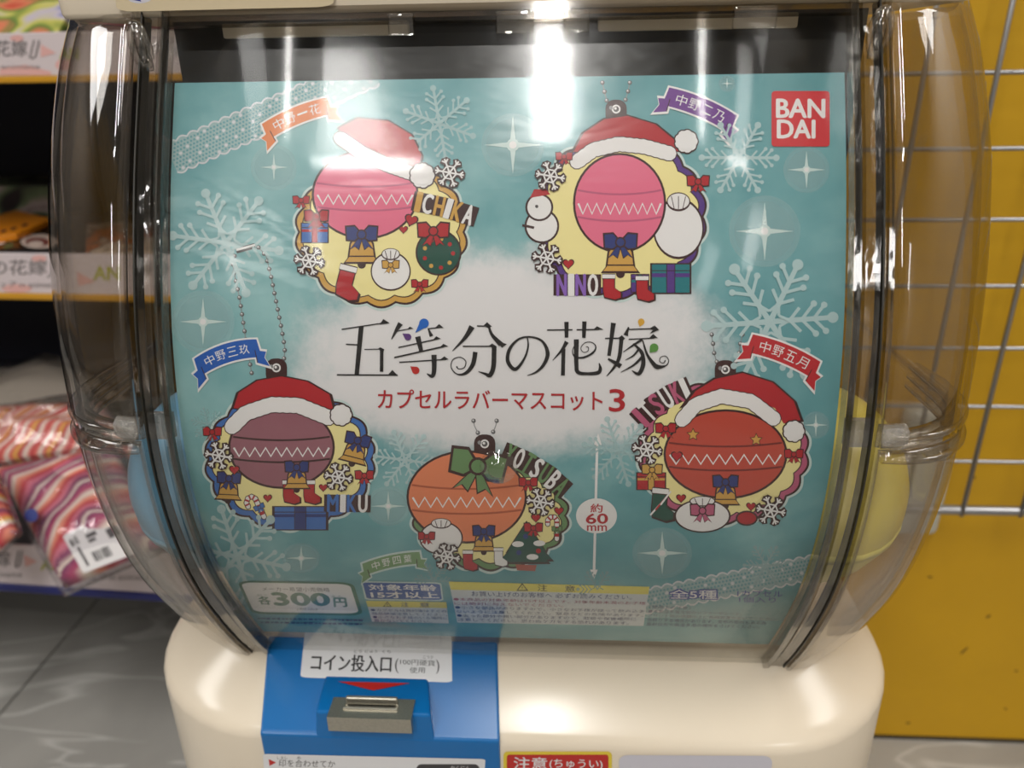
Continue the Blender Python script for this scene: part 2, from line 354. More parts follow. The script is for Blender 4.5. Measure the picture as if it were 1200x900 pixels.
# pale plate between panel and board
p0 = atY(1128, 480, 0.625); p1 = atY(1100, 628, 0.625)
V = []
br = bevel(box('mounting_plate', 0.33, p0[0]+0.004, 0.622, 0.6448, p1[2], p0[2], mat('pale_grey_plastic', (196, 196, 186), 0.45)), 0.008, 4)
tag(br, 'pale grey rounded mounting plate behind the wire grid', 'bracket')

# ================================================================== capsule machine
MY = 0.42
mc = empty('capsule_machine', (0, MY, FL), 'cream capsule vending machine with clear bulging globe and blue coin panel', 'vending machine')
def rloop(front, back, hx, r, z, n=10):
    P = []
    for (cx, cy, a) in ((hx-r, front+r, -90), (hx-r, back-r, 0), (-hx+r, back-r, 90), (-hx+r, front+r, 180)):
        for k in range(n+1): t = math.radians(a+90*k/n); P.append((cx+r*math.cos(t), cy+r*math.sin(t), z))
    return P
FY = 0.272; BK = 0.584; HX = 0.201; RC = 0.080
def bl(ins, z): return rloop(FY+ins, BK-ins, HX-ins, RC-ins, z)
rows = [bl(0.012, FL), bl(0.002, FL+0.06), bl(0.0, -0.40), bl(0.0, -0.330), bl(0.0, -0.3060), bl(0.0004, -0.3036), bl(0.0016, -0.3013), bl(0.0034, -0.2993), bl(0.008, -0.2963), bl(0.013, -0.2935), bl(0.026, -0.2863), bl(0.036, -0.2807), bl(0.040, -0.2785), bl(0.043, -0.2790), bl(0.046, -0.2840), bl(0.060, -0.2890), bl(0.080, -0.2900), rloop(FY+.10, BK-.10, HX-.12, .004, -0.2905)]
o = grid('base_body', rows, CREAM, mc, True, True)
fixn(o)
# sloped front: line through (FY+.008,-.2963) and (FY+.040,-.2785)
sl = np.array([0.032, 0.0178]); sl /= np.linalg.norm(sl); nrm = np.array([-sl[1], sl[0]])
def sp(y, h=0.0):
    k = (y-(FY+.008))/sl[0]; return (y + nrm[0]*h, -0.2963 + k*sl[1] + nrm[1]*h)
def slope_plane(h): a = sp(FY+.02, h); return on_plane((0, a[0], a[1]), (0, nrm[0], nrm[1]))
# blue coin panel
top = sp(FY+.041, 0.0016); fr = sp(FY+.001, 0.0016)
prof = [top, fr, (FY-0.0016, fr[1]-0.0012), (FY-0.0016, -0.56), (FY+0.003, -0.56), (FY+0.003, -0.3085), sp(FY+0.008, -0.0015), sp(FY+.041, -0.0015)]
bxl = lambda p: -0.1215 - 0.18*max(0, p[0]-FY); bxr = lambda p: -0.0045 - 0.09*max(0, p[0]-FY)
cp = prism('coin_panel', prof, bxl, bxr, BLUE, mc, 0.0012); cp['label'] = 'blue coin panel'
SP = slope_plane(0.0016); SPf = lambda x, y: SP(np.array([[x, y]]), [0])[0]
# raised housing round the coin slot
A = SPf(437, 797); zt = A[2]+0.0012
B = atZ(437, 836, zt)
hl, hr = atZ(369, 836, zt)[0], atZ(505, 836, zt)[0]; hl2, hr2 = SPf(379, 800)[0], SPf(500, 800)[0]
yb = A[1]+0.004
V = [(hl2, yb, zt-0.0005), (hr2, yb, zt-0.0005), (hr, B[1], zt), (hl, B[1], zt), (hl-.0015, B[1]-0.001, fr[1]-0.004), (hr+.0015, B[1]-0.001, fr[1]-0.004), (hr2, yb, zt-0.012), (hl2, yb, zt-0.012)]
hs = fixn(mesh('slot_housing', V, [(0, 1, 2, 3), (3, 2, 5, 4), (4, 5, 6, 7), (7, 6, 1, 0), (0, 3, 4, 7), (1, 6, 5, 2)], BLUE, cp)); bevel(hs, 0.0011)
# metal coin slot block with raised lip and dark slit
zm = zt+0.0012; F0 = atZ(384, 837, zm); F1 = atZ(482, 841, zm); K0 = atZ(398, 817, zm)
ym = (F0[1]+F1[1])/2-0.0016; fz = atY(433, 858, ym)[2]
L0 = atZ(404, 827, zm); L1 = atZ(466, 829, zm); yl = (L0[1]+L1[1])/2
V = []; F = []
for (xa, xb, ya_, yb_, za, zb_) in ((F0[0], L0[0], ym, K0[1], fz, zm), (L1[0], F1[0], ym, K0[1], fz, zm), (L0[0], L1[0], ym, yl-0.0012, fz, zm), (L0[0], L1[0], yl+0.0012, K0[1], fz, zm), (L0[0], L1[0], yl-0.0012, yl+0.0012, fz, zm-0.0009)):
    n0 = len(V); V += [(xa, ya_, za), (xb, ya_, za), (xb, yb_, za), (xa, yb_, za), (xa, ya_, zb_), (xb, ya_, zb_), (xb, yb_, zb_), (xa, yb_, zb_)]; F += [tuple(q+n0 for q in f) for f in BOXF]
cs = mesh('coin_slot', V, F, STEEL, cp); cs['label'] = 'worn metal coin slot'   # block with a real slit through its top
box('slot_lip', L0[0]+.0002, L1[0]-.0002, yl+0.0012, yl+0.0034, zm-0.002, zm+0.0038, STEEL, cp, 0.0009, 3)
box('slot_lip', L0[0]-.0004, L1[0]+.0004, yl-0.0026, yl-0.0012, zm-0.002, zm+0.0012, STEEL, cp, 0.0005)
# stickers
WH = mat('sticker_white', (222, 222, 224), 0.3, coat=0.3); BK_ = mat('ink_black', (24, 23, 24), 0.45); RD = mat('ink_red', (188, 38, 34), 0.45)
k = Ink(SP, 2.5e-4)
k.rrect(0, 0, 1, 1, 0.045, WH, q=((358, 734), (529, 745), (530, 800), (352, 794)))
k.text('コイン投入口', 0, 0, 0, 0, BK_, 0.012, q=((366, 766), (459, 769), (458, 788), (364, 786)))
k.text('(', 0, 0, 0, 0, BK_, 0.0, q=((463, 772), (467, 772), (467, 789), (463, 789)))
k.text(')', 0, 0, 0, 0, BK_, 0.0, q=((511, 773), (515, 773), (515, 790), (511, 790)))
k.text('100円硬貨', 0, 0, 0, 0, BK_, 0.0, q=((469, 772), (510, 774), (510, 781), (469, 779)))
k.text('使用', 0, 0, 0, 0, BK_, 0.004, q=((480, 782), (498, 782), (498, 789), (480, 789)))
for t, a, b in (('とう', 415, 424), ('にゅう', 428, 442), ('くち', 448, 458)): k.text(t, a, 762, b, 765.5, BK_, 0.0)
k.text('こうか', 496, 768.5, 508, 772, BK_, 0.0)
st = k.done('coin_sticker', cp, rows=0); st['label'] = 'white sticker with black lettering'
k = Ink(on_plane((0, 0, zt), (0, 0, 1)), 2.5e-4); k.poly(((396, 799), (480, 801), (437, 809.5)), RD); k.done('arrow_mark', cp, rows=0)
FP = on_plane((0, FY-0.0016, 0), (0, -1, 0))
k = Ink(FP, 2.5e-4)
k.rrect(0, 0, 1, 1, 0.02, WH, q=((308, 883), (569, 889), (561, 1000), (319, 996)))
k.poly(((315, 889), (324, 893), (316, 897)), RD)
k.text('印を合わせてか', 327, 890, 393, 898.5, BK_, 0.006, ang=1.2)
k.text('しるし', 325, 886, 337, 889, BK_); k.text('あ', 348, 886, 353, 889, BK_)
k.rrect(488, 895, 562, 985, 6, mat('ink_grey', (58, 56, 58), 0.4)); k.text('かくにん', 528, 897, 551, 902, WH)
k.text('ちっとまわしてください', 327, 908, 470, 918, BK_, 0.004)
k.done('instruction_sticker', cp, rows=0)['label'] = 'white instruction sticker'
FP2 = on_plane((0, FY, 0), (0, -1, 0))
k = Ink(FP2, 4e-4); YW = mat('ink_yellow', (226, 200, 60), 0.4)
k.rrect(590, 880, 717, 990, 5, YW); k.rrect(594, 883.5, 713, 986, 3, RD)
k.text('注意', 602, 886.5, 641, 901, WH, 0.018, ang=1.0); k.text('(ちゅうい)', 644, 889, 706, 901, WH, 0.014, ang=1.0)
k.done('caution_sticker', mc, rows=0)['label'] = 'red caution sticker with yellow border'
k = Ink(FP2, 4e-4); k.rrect(0, 0, 1, 1, 0.06, mat('sticker_lilac', (206, 204, 214), 0.35), q=((725, 884), (905, 885), (897, 1010), (728, 1008))); k.done('blank_sticker', mc, rows=0)['label'] = 'blank pale sticker'
# below the picture: turning knob and capsule outlet
lathe('turning_knob', [(0, 0), (0.034, 0), (0.036, 0.004), (0.034, 0.012), (0.03, 0.014), (0, 0.014)], (-0.062, FY-0.0016, -0.44), (0, -1, 0), mat('white_knob', (220, 218, 212), 0.35), mc)
box('knob_grip', -0.068, -0.056, FY-0.04, FY-0.014, -0.472, -0.408, mat('white_knob'), mc, 0.003)
box('outlet_flap', 0.02, 0.16, FY-0.004, FY+0.002, -0.60, -0.47, mat('smoke_flap', (60, 58, 55), 0.25), mc, 0.004)

# ---- lid
lid = grid('lid', [rloop(.322, .565, .160, .006, .0175), rloop(.3160, .571, .1680, .005, .0166), rloop(.3146, .5724, .1694, .006, .0170), rloop(.3140, .573, .1700, .006, .0184), rloop(.3138, .573, .1702, .006, .025), rloop(.3100, .577, .1760, .006, .075), rloop(.318, .569, .168, .006, .083), rloop(.36, .53, .12, .01, .084)], CREAM, mc, True, True)
fixn(lid); lm = lid.data; b2 = bmesh.new(); b2.from_mesh(lm); bmesh.ops.holes_fill(b2, edges=b2.edges[:], sides=0); b2.to_mesh(lm); b2.free()
LP = on_plane((0, .3132, .03), (0, -1, -0.02))
k = Ink(LP, 0.9e-3); k.rrect(0, 0, 1, 1, 0.08, mat('label_tan', (212, 196, 164), 0.3), q=((132, -60), (392, -66), (392, 8), (138, 14))); 
k.ell(165, -2, 14, 6, mat('sticker_lilac')); k.poly(((157, 0), (160, -6), (164, -4), (167, 2)), mat('ink_navy', (30, 52, 140), 0.4))
k.done('lid_label', lid, rows=0)['label'] = 'recessed tan label plate'

# ---- globe
ZT, ZQ, ZL = 0.0165, -0.134, -0.287
def gw(z): return np.interp(z, [-.30, -.287, -.27, -.25, -.22, -.18, -.13, -.10, -.07, -.04, -.02, 0, .0165], [.158, .164, .171, .1765, .1805, .1815, .183, .185, .1868, .1878, .187, .185, .181])
HWN = 0.1395
def section(z, off=0.0, n=14):
    """U-shaped plan line from the left window edge round the back to the right window edge"""
    yf = float(prof_y(z)) - 0.004 + off; w = float(gw(z)) - off; b = 0.045; hb = HWN - 0.004
    yb_ = 2*MY - yf; P = []
    for k in range(n+1): q = math.pi/2*k/n; P.append((HWN + (w-HWN)*math.sin(q), yf + b*(1-math.cos(q)), z))
    for k in range(n+1): q = math.pi/2*k/n; P.append((hb + (w-hb)*math.cos(q), yb_ - b*(1-math.sin(q)), z))
    for k in range(1, 6): P.append((hb - 2*hb*k/6, yb_, z))
    return P + [(-x, y, zz) for (x, y, zz) in P[:2*n+2]][::-1]
def zs_(a, b, n): return [a+(b-a)*i/n for i in range(n+1)]
def shell(name, a, b, n):
    o = fixn(grid(name, [section(z) for z in zs_(a, b, n)], SHELL, mc)); md = o.modifiers.new('wall', 'SOLIDIFY'); md.thickness = 0.0032; md.offset = 1; return o
up = shell('upper_shell', ZQ+0.0006, ZT, 30); lw_ = shell('lower_shell', ZL, ZQ-0.0006, 26)
up['label'] = 'upper clear shell of the globe'; lw_['label'] = 'lower clear shell of the globe'
# flanges where the two shells meet (left and right)
def side_strip(name, z, out, th, f0, f1, m, parent, sgn, extra=0.0):
    """a lip that follows the shell's plan line; f0..f1 along the line"""
    S = section(z); n = len(S)//2; S = S[:n+1] if sgn > 0 else S[::-1][:n+1]
    P = [np.array(p) for p in S]; d = [0]
    for i in range(1, len(P)): d.append(d[-1]+np.linalg.norm(P[i]-P[i-1]))
    m_ = 26; rows = []
    for i in range(m_+1):
        s = d[-1]*(f0+(f1-f0)*i/m_); c = np.array([np.interp(s, d, [p[k] for p in P]) for k in range(3)])
        c2 = np.array([np.interp(s+1e-3, d, [p[k] for p in P]) for k in range(3)]); t = c2-c; t /= np.linalg.norm(t); nn = np.array([t[1], -t[0], 0])*sgn
        o_ = out*min(1, 4*i/m_+.25, 4*(m_-i)/m_+.25)
        a, b = c - nn*0.0035, c + nn*o_
        e = th*.25
        rows.append([a+(0, 0, -th/2), b-nn*e+(0, 0, -th/2), b+(0, 0, -th/2+e), b+(0, 0, th/2-e), b-nn*e+(0, 0, th/2), a+(0, 0, th/2)])
    return fixn(grid(name, rows, m, parent, True, True))
for s in (-1, 1):
    side_strip('flange', ZQ+0.0042, 0.0042, 0.0028, 0.004, 0.19, RIB, mc, s)
    side_strip('flange', ZQ-0.0003, 0.0030, 0.0024, 0.004, 0.19, RIB, mc, s)
    side_strip('flange', ZQ-0.0048, 0.0050, 0.0026, 0.004, 0.19, RIB, mc, s)
    side_strip('frosted_catch', ZQ+0.0035, 0.0012, 0.0090, 0.001, 0.022, FROST, mc, s)
    # scooped finger catch at the side
    c = section(ZQ-0.008); i = 7 if s > 0 else len(c)-8; cc = c[i]
    lathe('finger_catch', [(0.0, -0.0040), (0.0040, -0.0030), (0.0066, 0.0), (0.0056, 0.0016), (0.0, 0.002)], (cc[0]-s*0.0026, cc[1]+0.0016, cc[2]+0.0005), (s*0.2, -.2, 1), RIB, mc, 24)
# ---- front window with its frame
zz = zs_(-0.283, ZT, 100)
def fsurf(x0, x1, off, nx=6, zl=zz):
    R_ = []
    for z in zl:
        y = float(prof_y(z)); ny, nz = prof_n(z); R_.append([(x0+(x1-x0)*i/nx, y+float(ny)*off, z+float(nz)*off) for i in range(nx+1)])
    return R_
def slab(name, x0, x1, o0, o1, m, zl=zz, nx=1):
    a = np.array(fsurf(x0, x1, o0, nx, zl)); b = np.array(fsurf(x0, x1, o1, nx, zl)); rows = []
    for i in range(len(a)): rows.append(list(a[i]) + list(b[i][::-1]))
    o = grid(name, rows, m, mc, False, True); bm = bmesh.new(); bm.from_mesh(o.data); bmesh.ops.holes_fill(bm, edges=bm.edges[:], sides=0); bmesh.ops.recalc_face_normals(bm, faces=bm.faces); bm.to_mesh(o.data); bm.free()
    if nx > 1: o.data.polygons.foreach_set('use_smooth', [abs(p.normal.x) < .5 for p in o.data.polygons])
    return o
fw = slab('front_window', -0.1275, 0.1275, 0.0020, 0.0042, WINDOW, nx=4); fw['label'] = 'clear curved front window'
for s in (-1, 1):
    X = lambda a, b: (min(s*a, s*b), max(s*a, s*b))
    slab('window_rib', *X(0.1254, 0.1282), 0.0010, 0.0066, RIB)
    slab('window_rib', *X(0.1300, 0.1352), 0.0010, 0.0052, RIB)
    slab('window_rib', *X(0.1372, 0.1392), 0.0000, 0.0072, RIB)
    slab('seam_gasket', *X(0.1286, 0.1293), -0.001, 0.0034, mat('gasket_dark', (40, 38, 32), 0.35))
    slab('seam_gasket', *X(0.1358, 0.1364), -0.001, 0.0058, mat('gasket_dark'))
    slab('frosted_catch', *X(0.1295, 0.1390), -0.0045, -0.0006, FROST, zs_(ZQ-0.002, ZQ+0.0085, 6))
    # hinge loop at the top corner
    yh = float(prof_y(0.008))-0.010; P = []
    for k in range(20):
        t = 2*math.pi*k/20; P.append((s*0.1345+0.0032*math.cos(t), yh+(-0.0015*math.sin(t)), 0.0068+0.0072*math.sin(t)))
    tube('hinge_loop', P, 0.0014, RIB, mc, 8, True)
    tube('hinge_pin', [(s*0.1345, yh+0.003, -0.002), (s*0.1345, yh, 0.014)], 0.0022, RIB, mc, 10)
# top bar of the window and its clips
slab('window_bar', -0.128, 0.128, 0.0042, 0.0062, SMOKE, zs_(0.0105, ZT, 4))
for (a, b) in ((458, 488), (582, 626), (660, 690), (855, 905)):
    xa = atY(a, 30, .315)[0]; xb = atY(b, 30, .315)[0]
    box('window_clip', xa, xb, 0.3085, 0.3118, 0.0085, 0.0160, RIB, mc, 0.0008)
for (a, b) in ((266, 480), (700, 930)):
    xa = atY(a, 38, .335)[0]; xb = atY(b, 38, .335)[0]
    box('inner_ledge', xa, xb, 0.330, 0.336, atY(400, 43, .333)[2], atY(400, 35, .333)[2]+.003, CREAM, mc, 0.0008)
# clear plastic stud on the window
c = on_card(np.array([[585, 541]]), [0.0043])[0]; ny, nz = prof_n(c[2])
lathe('window_stud', [(0.0072, 0.0), (0.0070, 0.0006), (0.0042, 0.0012), (0.0036, 0.0030), (0.0026, 0.0036), (0, 0.0037)], tuple(c), (0, float(ny), float(nz)), RIB, mc, 28)['label'] = 'clear round plastic stud'
# tray inside the globe
def tr(hx, yf, yb_, r, z): return rloop(yf, yb_, hx, r, z)
grid('capsule_tray', [tr(.166, .300, .530, .045, -.2290), tr(.160, .306, .524, .045, -.2330), tr(.12, .34, .49, .05, -.2400), tr(.05, .39, .45, .02, -.262), tr(.006, .417, .423, .002, -.264)], mat('tray_grey', (196, 190, 178), 0.4), mc, True, True)
tube('centre_post', [(0, .42, -.262), (0, .42, .0)], 0.012, mat('tray_grey'), mc, 16)

# ---- things inside the globe
bc = box('backing_card', -0.141, 0.145, 0.349, 0.351, -0.110, 0.0165, mat('black_card', (22, 24, 28), 0.6)); tag(bc, 'black backing card behind the teal display card', 'card')
def capsule(cx, cy, cz, r, tilt, cu, cl, label):
    t = empty('capsule', (cx, cy, cz-r), label, 'capsule', 'toy capsules in the globe')
    ax = Vector((math.sin(tilt), -0.25, math.cos(tilt))).normalized()
    P = [(r*math.cos(a)*(1 if a > 0 else 1), r*math.sin(a)) for a in [math.pi/2*k/14 for k in range(15)]]
    lathe('upper_half', [(p[0], p[1]+0.0006) for p in P], (cx, cy, cz), ax, cu, t)
    lathe('lower_half', [(p[0]*0.985, -p[1]*0.985-0.0006) for p in P], (cx, cy, cz), ax, cl, t)
    lathe('seam_ring', [(r*0.97, -0.0022), (r*1.012, -0.0022), (r*1.012, 0.0022), (r*0.97, 0.0022)], (cx, cy, cz), ax, cl, t)
    return t
YC = mat('capsule_yellow', (224, 214, 112), 0.3, coat=0.3, var=0.03, vscale=12); YC2 = mat('capsule_yellow_top', (216, 200, 92), 0.3, coat=0.3)
BC = mat('capsule_blue', (126, 172, 198), 0.3, coat=0.3, var=0.08, vscale=14); BC2 = mat('capsule_blue_top', (110, 168, 206), 0.3, coat=0.3)
capsule(0.131, 0.3135, -0.180, 0.0462, 0.15, YC2, YC, 'yellow toy capsule leaning on the right globe wall beside the wire grid')
capsule(-0.131, 0.3135, -0.180, 0.0462, -0.2, BC2, BC, 'pale blue toy capsule in the globe beside the striped towels')
# ================================================================== the printed display card
card = empty('display_card', (0, 0.30, -0.272), 'teal winter-themed printed display card with black title lettering behind the window', 'poster')
def card_mat():
    m = bpy.data.materials.new('teal_print'); m.use_nodes = True; nt = m.node_tree; b = nt.nodes['Principled BSDF']; N = nt.nodes.new; L = nt.links.new
    tc = N('ShaderNodeTexCoord'); sx = N('ShaderNodeSeparateXYZ'); L(tc.outputs['Object'], sx.inputs[0])
    n1 = N('ShaderNodeTexNoise'); n1.inputs['Scale'].default_value = 17; n1.inputs['Detail'].default_value = 5; n1.inputs['Roughness'].default_value = .55; L(tc.outputs['Object'], n1.inputs['Vector'])
    r1 = N('ShaderNodeValToRGB'); e = r1.color_ramp.elements; e[0].position = .30; e[0].color = (*lin((78, 141, 149)), 1); e[1].position = .72; e[1].color = (*lin((150, 193, 195)), 1)
    k = e.new(.5); k.color = (*lin((108, 163, 169)), 1); L(n1.outputs['Fac'], r1.inputs[0])
    # white mist round the title
    g0 = on_card(np.array([[588, 418]]), [0])[0] - np.array(WPOS[card.name]); gx = on_card(np.array([[830, 418]]), [0])[0][0]-on_card(np.array([[588, 418]]), [0])[0][0]; gz = 0.036
    def mth(op, a, bb=None, c=None):
        q = N('ShaderNodeMath'); q.operation = op
        for i, v in enumerate((a, bb, c)):
            if v is None: continue
            if isinstance(v, (int, float)): q.inputs[i].default_value = float(v)
            else: L(v, q.inputs[i])
        return q.outputs[0]
    X = mth('MULTIPLY', mth('SUBTRACT', sx.outputs[0], float(g0[0])), 1/gx); Z = mth('MULTIPLY', mth('SUBTRACT', sx.outputs[2], float(g0[2])), 1/gz)
    d = mth('ADD', mth('POWER', mth('ABSOLUTE', X), 2.6), mth('POWER', mth('ABSOLUTE', Z), 2.2))
    n2 = N('ShaderNodeTexNoise'); n2.inputs['Scale'].default_value = 30; n2.inputs['Detail'].default_value = 8; n2.inputs['Roughness'].default_value = .75; L(tc.outputs['Object'], n2.inputs['Vector'])
    d2 = mth('ADD', d, mth('MULTIPLY', mth('SUBTRACT', n2.outputs['Fac'], .5), 1.6))
    ms = N('ShaderNodeMapRange'); ms.interpolation_type = 'SMOOTHSTEP'; ms.inputs['From Min'].default_value = 1.45; ms.inputs['From Max'].default_value = 0.55; L(d2, ms.inputs['Value'])
    # paper grain
    n3 = N('ShaderNodeTexNoise'); n3.inputs['Scale'].default_value = 900; L(tc.outputs['Object'], n3.inputs['Vector'])
    mx = N('ShaderNodeMix'); mx.data_type = 'RGBA'; mx.inputs[7].default_value = (*lin((226, 224, 226)), 1); L(ms.outputs[0], mx.inputs[0]); L(r1.outputs[0], mx.inputs[6])
    m2 = N('ShaderNodeMix'); m2.data_type = 'RGBA'; m2.blend_type = 'MULTIPLY'; m2.inputs[0].default_value = .25; L(mx.outputs[2], m2.inputs[6]); L(n3.outputs['Color'], m2.inputs[7])
    hs_ = N('ShaderNodeMix'); hs_.data_type = 'RGBA'; hs_.blend_type = 'MULTIPLY'; hs_.inputs[0].default_value = 0; L(mx.outputs[2], hs_.inputs[6])
    L(hs_.outputs[2], b.inputs['Base Color']); b.inputs['Roughness'].default_value = .5; b.inputs['Specular IOR Level'].default_value = .3
    return m
ZTOP = on_card(np.array([[600, 91]]), [0])[0][2]; ZBOT = -0.2640; CARD_TOP = ZTOP - 0.0002
sheet = grid('card_sheet', fsurf(-0.125, 0.125, 0.0, 1, zs_(ZBOT, ZTOP, 270)), card_mat(), card, True)
fp = np.array(fsurf(-0.1255, 0.1255, 0.0016, 110, zs_(ZBOT+.03, 0.004, 170)))
for (a, b, hgt, wd) in (((190, 188), (372, 292), .00045, .0022), ((196, 268), (480, 338), .00030, .0016), ((188, 285), (420, 356), .00022, .0013), ((330, 180), (520, 196), .00040, .0040), ((210, 225), (330, 262), .00025, .0016), ((450, 290), (620, 312), .0003, .003), ((600, 282), (680, 250), .00022, .0022), ((820, 262), (960, 236), .0002, .002)):
    p, q_ = on_card(np.array([a, b]), [0, 0])[:, [0, 2]]; d_ = q_-p; L2 = d_ @ d_; R2 = fp[:, :, [0, 2]]-p; u_ = np.clip((R2 @ d_)/L2, 0, 1); ds = np.linalg.norm(R2-u_[..., None]*d_, axis=2)
    fp[:, :, 1] -= np.clip(hgt*np.exp(-(ds/wd)**2)*np.sin(np.pi*np.clip(u_, .02, .98))**.5, 0, .0003)
film = grid('film_sleeve', fp, FILM, card, True); film['label'] = 'clear wrinkled protective film'

def pm(n, c=None, r=.5): return MATS['print_'+n] if c is None else mat('print_'+n, c, r, spec=.3)
BRN = pm('brown', (62, 34, 34)); CRM = pm('cream', (240, 228, 160)); REDP = pm('red', (176, 36, 44)); WHP = pm('white', (232, 230, 230)); GOLD = pm('gold', (206, 160, 78))
PALE = pm('pale_teal', (172, 208, 210)); PALE2 = pm('pale_teal_faint', (136, 188, 192)); PALE3 = pm('pale_teal_soft', (150, 198, 202)); GLOW = pm('glow', (198, 216, 214)); HALO = pm('halo', (126, 184, 192)); HALO2 = pm('halo_inner', (176, 212, 216))
BLK = pm('black', (26, 24, 26)); PNK = pm('pink', (226, 112, 142)); MAUVE = pm('mauve', (150, 96, 108)); ORG = pm('orange_hair', (226, 132, 92)); REDO = pm('red_orange', (190, 74, 58))
NAVY = pm('navy', (46, 58, 120)); BLU = pm('blue', (66, 112, 184)); GRN = pm('green', (104, 140, 92)); DGR = pm('dark_green', (28, 78, 66)); PUR = pm('purple', (86, 54, 132)); TEALG = pm('gift_teal', (36, 120, 128)); ROSE = pm('rose', (186, 92, 124)); GREY = pm('bead_grey', (140, 140, 142), .35); DGY = pm('bead_dark', (82, 78, 80)); BLSH = pm('lace_grey', (206, 208, 214)); LACEF = pm('lace_fill', (184, 212, 214)); LACED = pm('lace_hole', (100, 156, 164))

for _m, _a in ((HALO, .20), (HALO2, .16), (PALE, .75), (PALE3, .6), (PALE2, .5), (LACEF, .7)): _m.node_tree.nodes['Principled BSDF'].inputs['Alpha'].default_value = _a
HALO.node_tree.nodes['Principled BSDF'].inputs['Base Color'].default_value = (*lin((196, 220, 222)), 1); PALE.node_tree.nodes['Principled BSDF'].inputs['Base Color'].default_value = (*lin((196, 222, 224)), 1); PALE3.node_tree.nodes['Principled BSDF'].inputs['Base Color'].default_value = (*lin((186, 216, 218)), 1); PALE2.node_tree.nodes['Principled BSDF'].inputs['Base Color'].default_value = (*lin((180, 214, 216)), 1)
def snow(cx, cy, r, m, ang=0, w=None, dots=True, ry=1.0):
    k = Ink(on_card, 0.6e-4); w = w or r*.07
    for i in range(6):
        a = math.radians(ang+60*i); P = lambda rr, da=0.0: (cx+rr*math.cos(a+da), cy+rr*math.sin(a+da)*ry)
        k.stroke([P(0), P(r*.93)], [w*1.2, w], m)
        if dots: k.ell(*P(r*.95), r*.085, r*.085*ry, m, n=14)
        for f, l in ((.30, .24), (.48, .30), (.66, .26)):
            for sg in (-1, 1):
                bx, by = P(r*f); e = (bx+r*l*math.cos(a+sg*.85), by+r*l*math.sin(a+sg*.85)*ry); k.stroke([(bx, by), e], w*.7, m)
                if dots and f > .4: k.ell(e[0], e[1], r*.05, r*.05*ry, m, n=10)
        b0 = P(r*.16, math.radians(30)); k.stroke([P(r*.30), b0], w*.6, m)
        b1 = P(r*.30); a2 = a+math.radians(60); k.stroke([b0, (cx+r*.30*math.cos(a2), cy+r*.30*math.sin(a2)*ry)], w*.6, m)
    k.done('snowflake_print', card)
for a in ((265, 285, 66, PALE, 8), (515, 145, 44, PALE3, 20), (866, 185, 46, PALE, 0), (902, 377, 78, PALE, -4), (724, 529, 42, PALE3, 12), (475, 539, 37, PALE, 8), (278, 652, 62, PALE, 12), (897, 662, 26, PALE3, 0), (244, 497, 20, PALE2, 15), (508, 680, 22, PALE2, 5), (700, 690, 24, PALE2, 0)):
    snow(*a)
def sparkle(cx, cy, r, s, ry=1.0):
    k = Ink(on_card, 0.5e-4); k.ell(cx, cy, r, r*ry, HALO, n=40); k.ell(cx, cy, r*.84, r*.84*ry, HALO2, n=40)
    for l, w in ((s, s*.10),):
        k.poly([(cx-l, cy), (cx-w, cy-w*ry), (cx, cy-l*ry), (cx+w, cy-w*ry), (cx+l, cy), (cx+w, cy+w*ry), (cx, cy+l*ry), (cx-w, cy+w*ry)], GLOW)
    k.ell(cx, cy, s*.22, s*.22*ry, GLOW, n=20); k.ell(cx, cy, s*.13, s*.13*ry, WHP, n=16); k.done('sparkle_print', card)
for a in ((601, 170, 37, 34), (945, 199, 27, 22), (896, 271, 42, 34), (238, 377, 37, 28), (321, 196, 27, 16), (455, 593, 26, 20, .9), (353, 654, 22, 18, .8), (776, 648, 35, 30, .85), (956, 498, 16, 14), (852, 98, 10, 7)): sparkle(*a)
def lace(p, q, w, name='lace_print'):
    p, q = np.array(p, float), np.array(q, float); L_ = np.linalg.norm(q-p); t = (q-p)/L_; n = np.array([-t[1], t[0]]); k = Ink(on_card, 0.3e-4)
    nb = int(L_/13); up_ = []; dn = []
    for i in range(nb*6+1):
        s = L_*i/(nb*6); b = abs(math.sin(math.pi*i/6))*3.2; up_.append(tuple(p+t*s-n*(w/2+b))); dn.append(tuple(p+t*s+n*(w/2+b)))
    k.poly(up_+dn[::-1], LACEF); k.stroke(up_, 2.0, BLSH); k.stroke(dn, 2.0, BLSH)
    st = 4.2; rws = int(w/st); k.lay = 6
    for r_ in range(rws):
        for c_ in range(int(L_/st)):
            x = p+t*((c_+.5+.5*(r_ % 2))*st)+n*(-w/2+(r_+.7)*st)
            if (c_+r_*3) % 11 == 0: k.ell(x[0], x[1], 2.2, 2.2, BLSH, n=6)
            else: k.ell(x[0], x[1], 1.35, 1.35, LACED, n=6)
    o = k.done(name, card); return o
lace((201, 186), (438, 82), 34)
lace((700, 716), (958, 664), 24)
def chain(pts, r=2.6):
    k = Ink(on_card, 0.9e-4); P = [np.array(p, float) for p in pts]; d = [0]
    for i in range(1, len(P)): d.append(d[-1]+np.linalg.norm(P[i]-P[i-1]))
    k.stroke(pts, 1.0, GREY); n = max(1, int(d[-1]/9.6))
    for i in range(n+1):
        s = d[-1]*i/max(n, 1); x = np.interp(s, d, [p[0] for p in P]); y = np.interp(s, d, [p[1] for p in P])
        k.ell(x, y, r, r, DGY, n=12); k.ell(x-.3, y-.3, r*.72, r*.72, GREY, n=10); k.ell(x-.6, y-.8, r*.3, r*.3, WHP, n=8)
    return k
def ch(*a, **kw): chain(*a, **kw).done('chain_print', card)
ch([(706, 97), (708, 106), (711, 118)]); ch([(738, 97), (736, 107), (733, 117)])
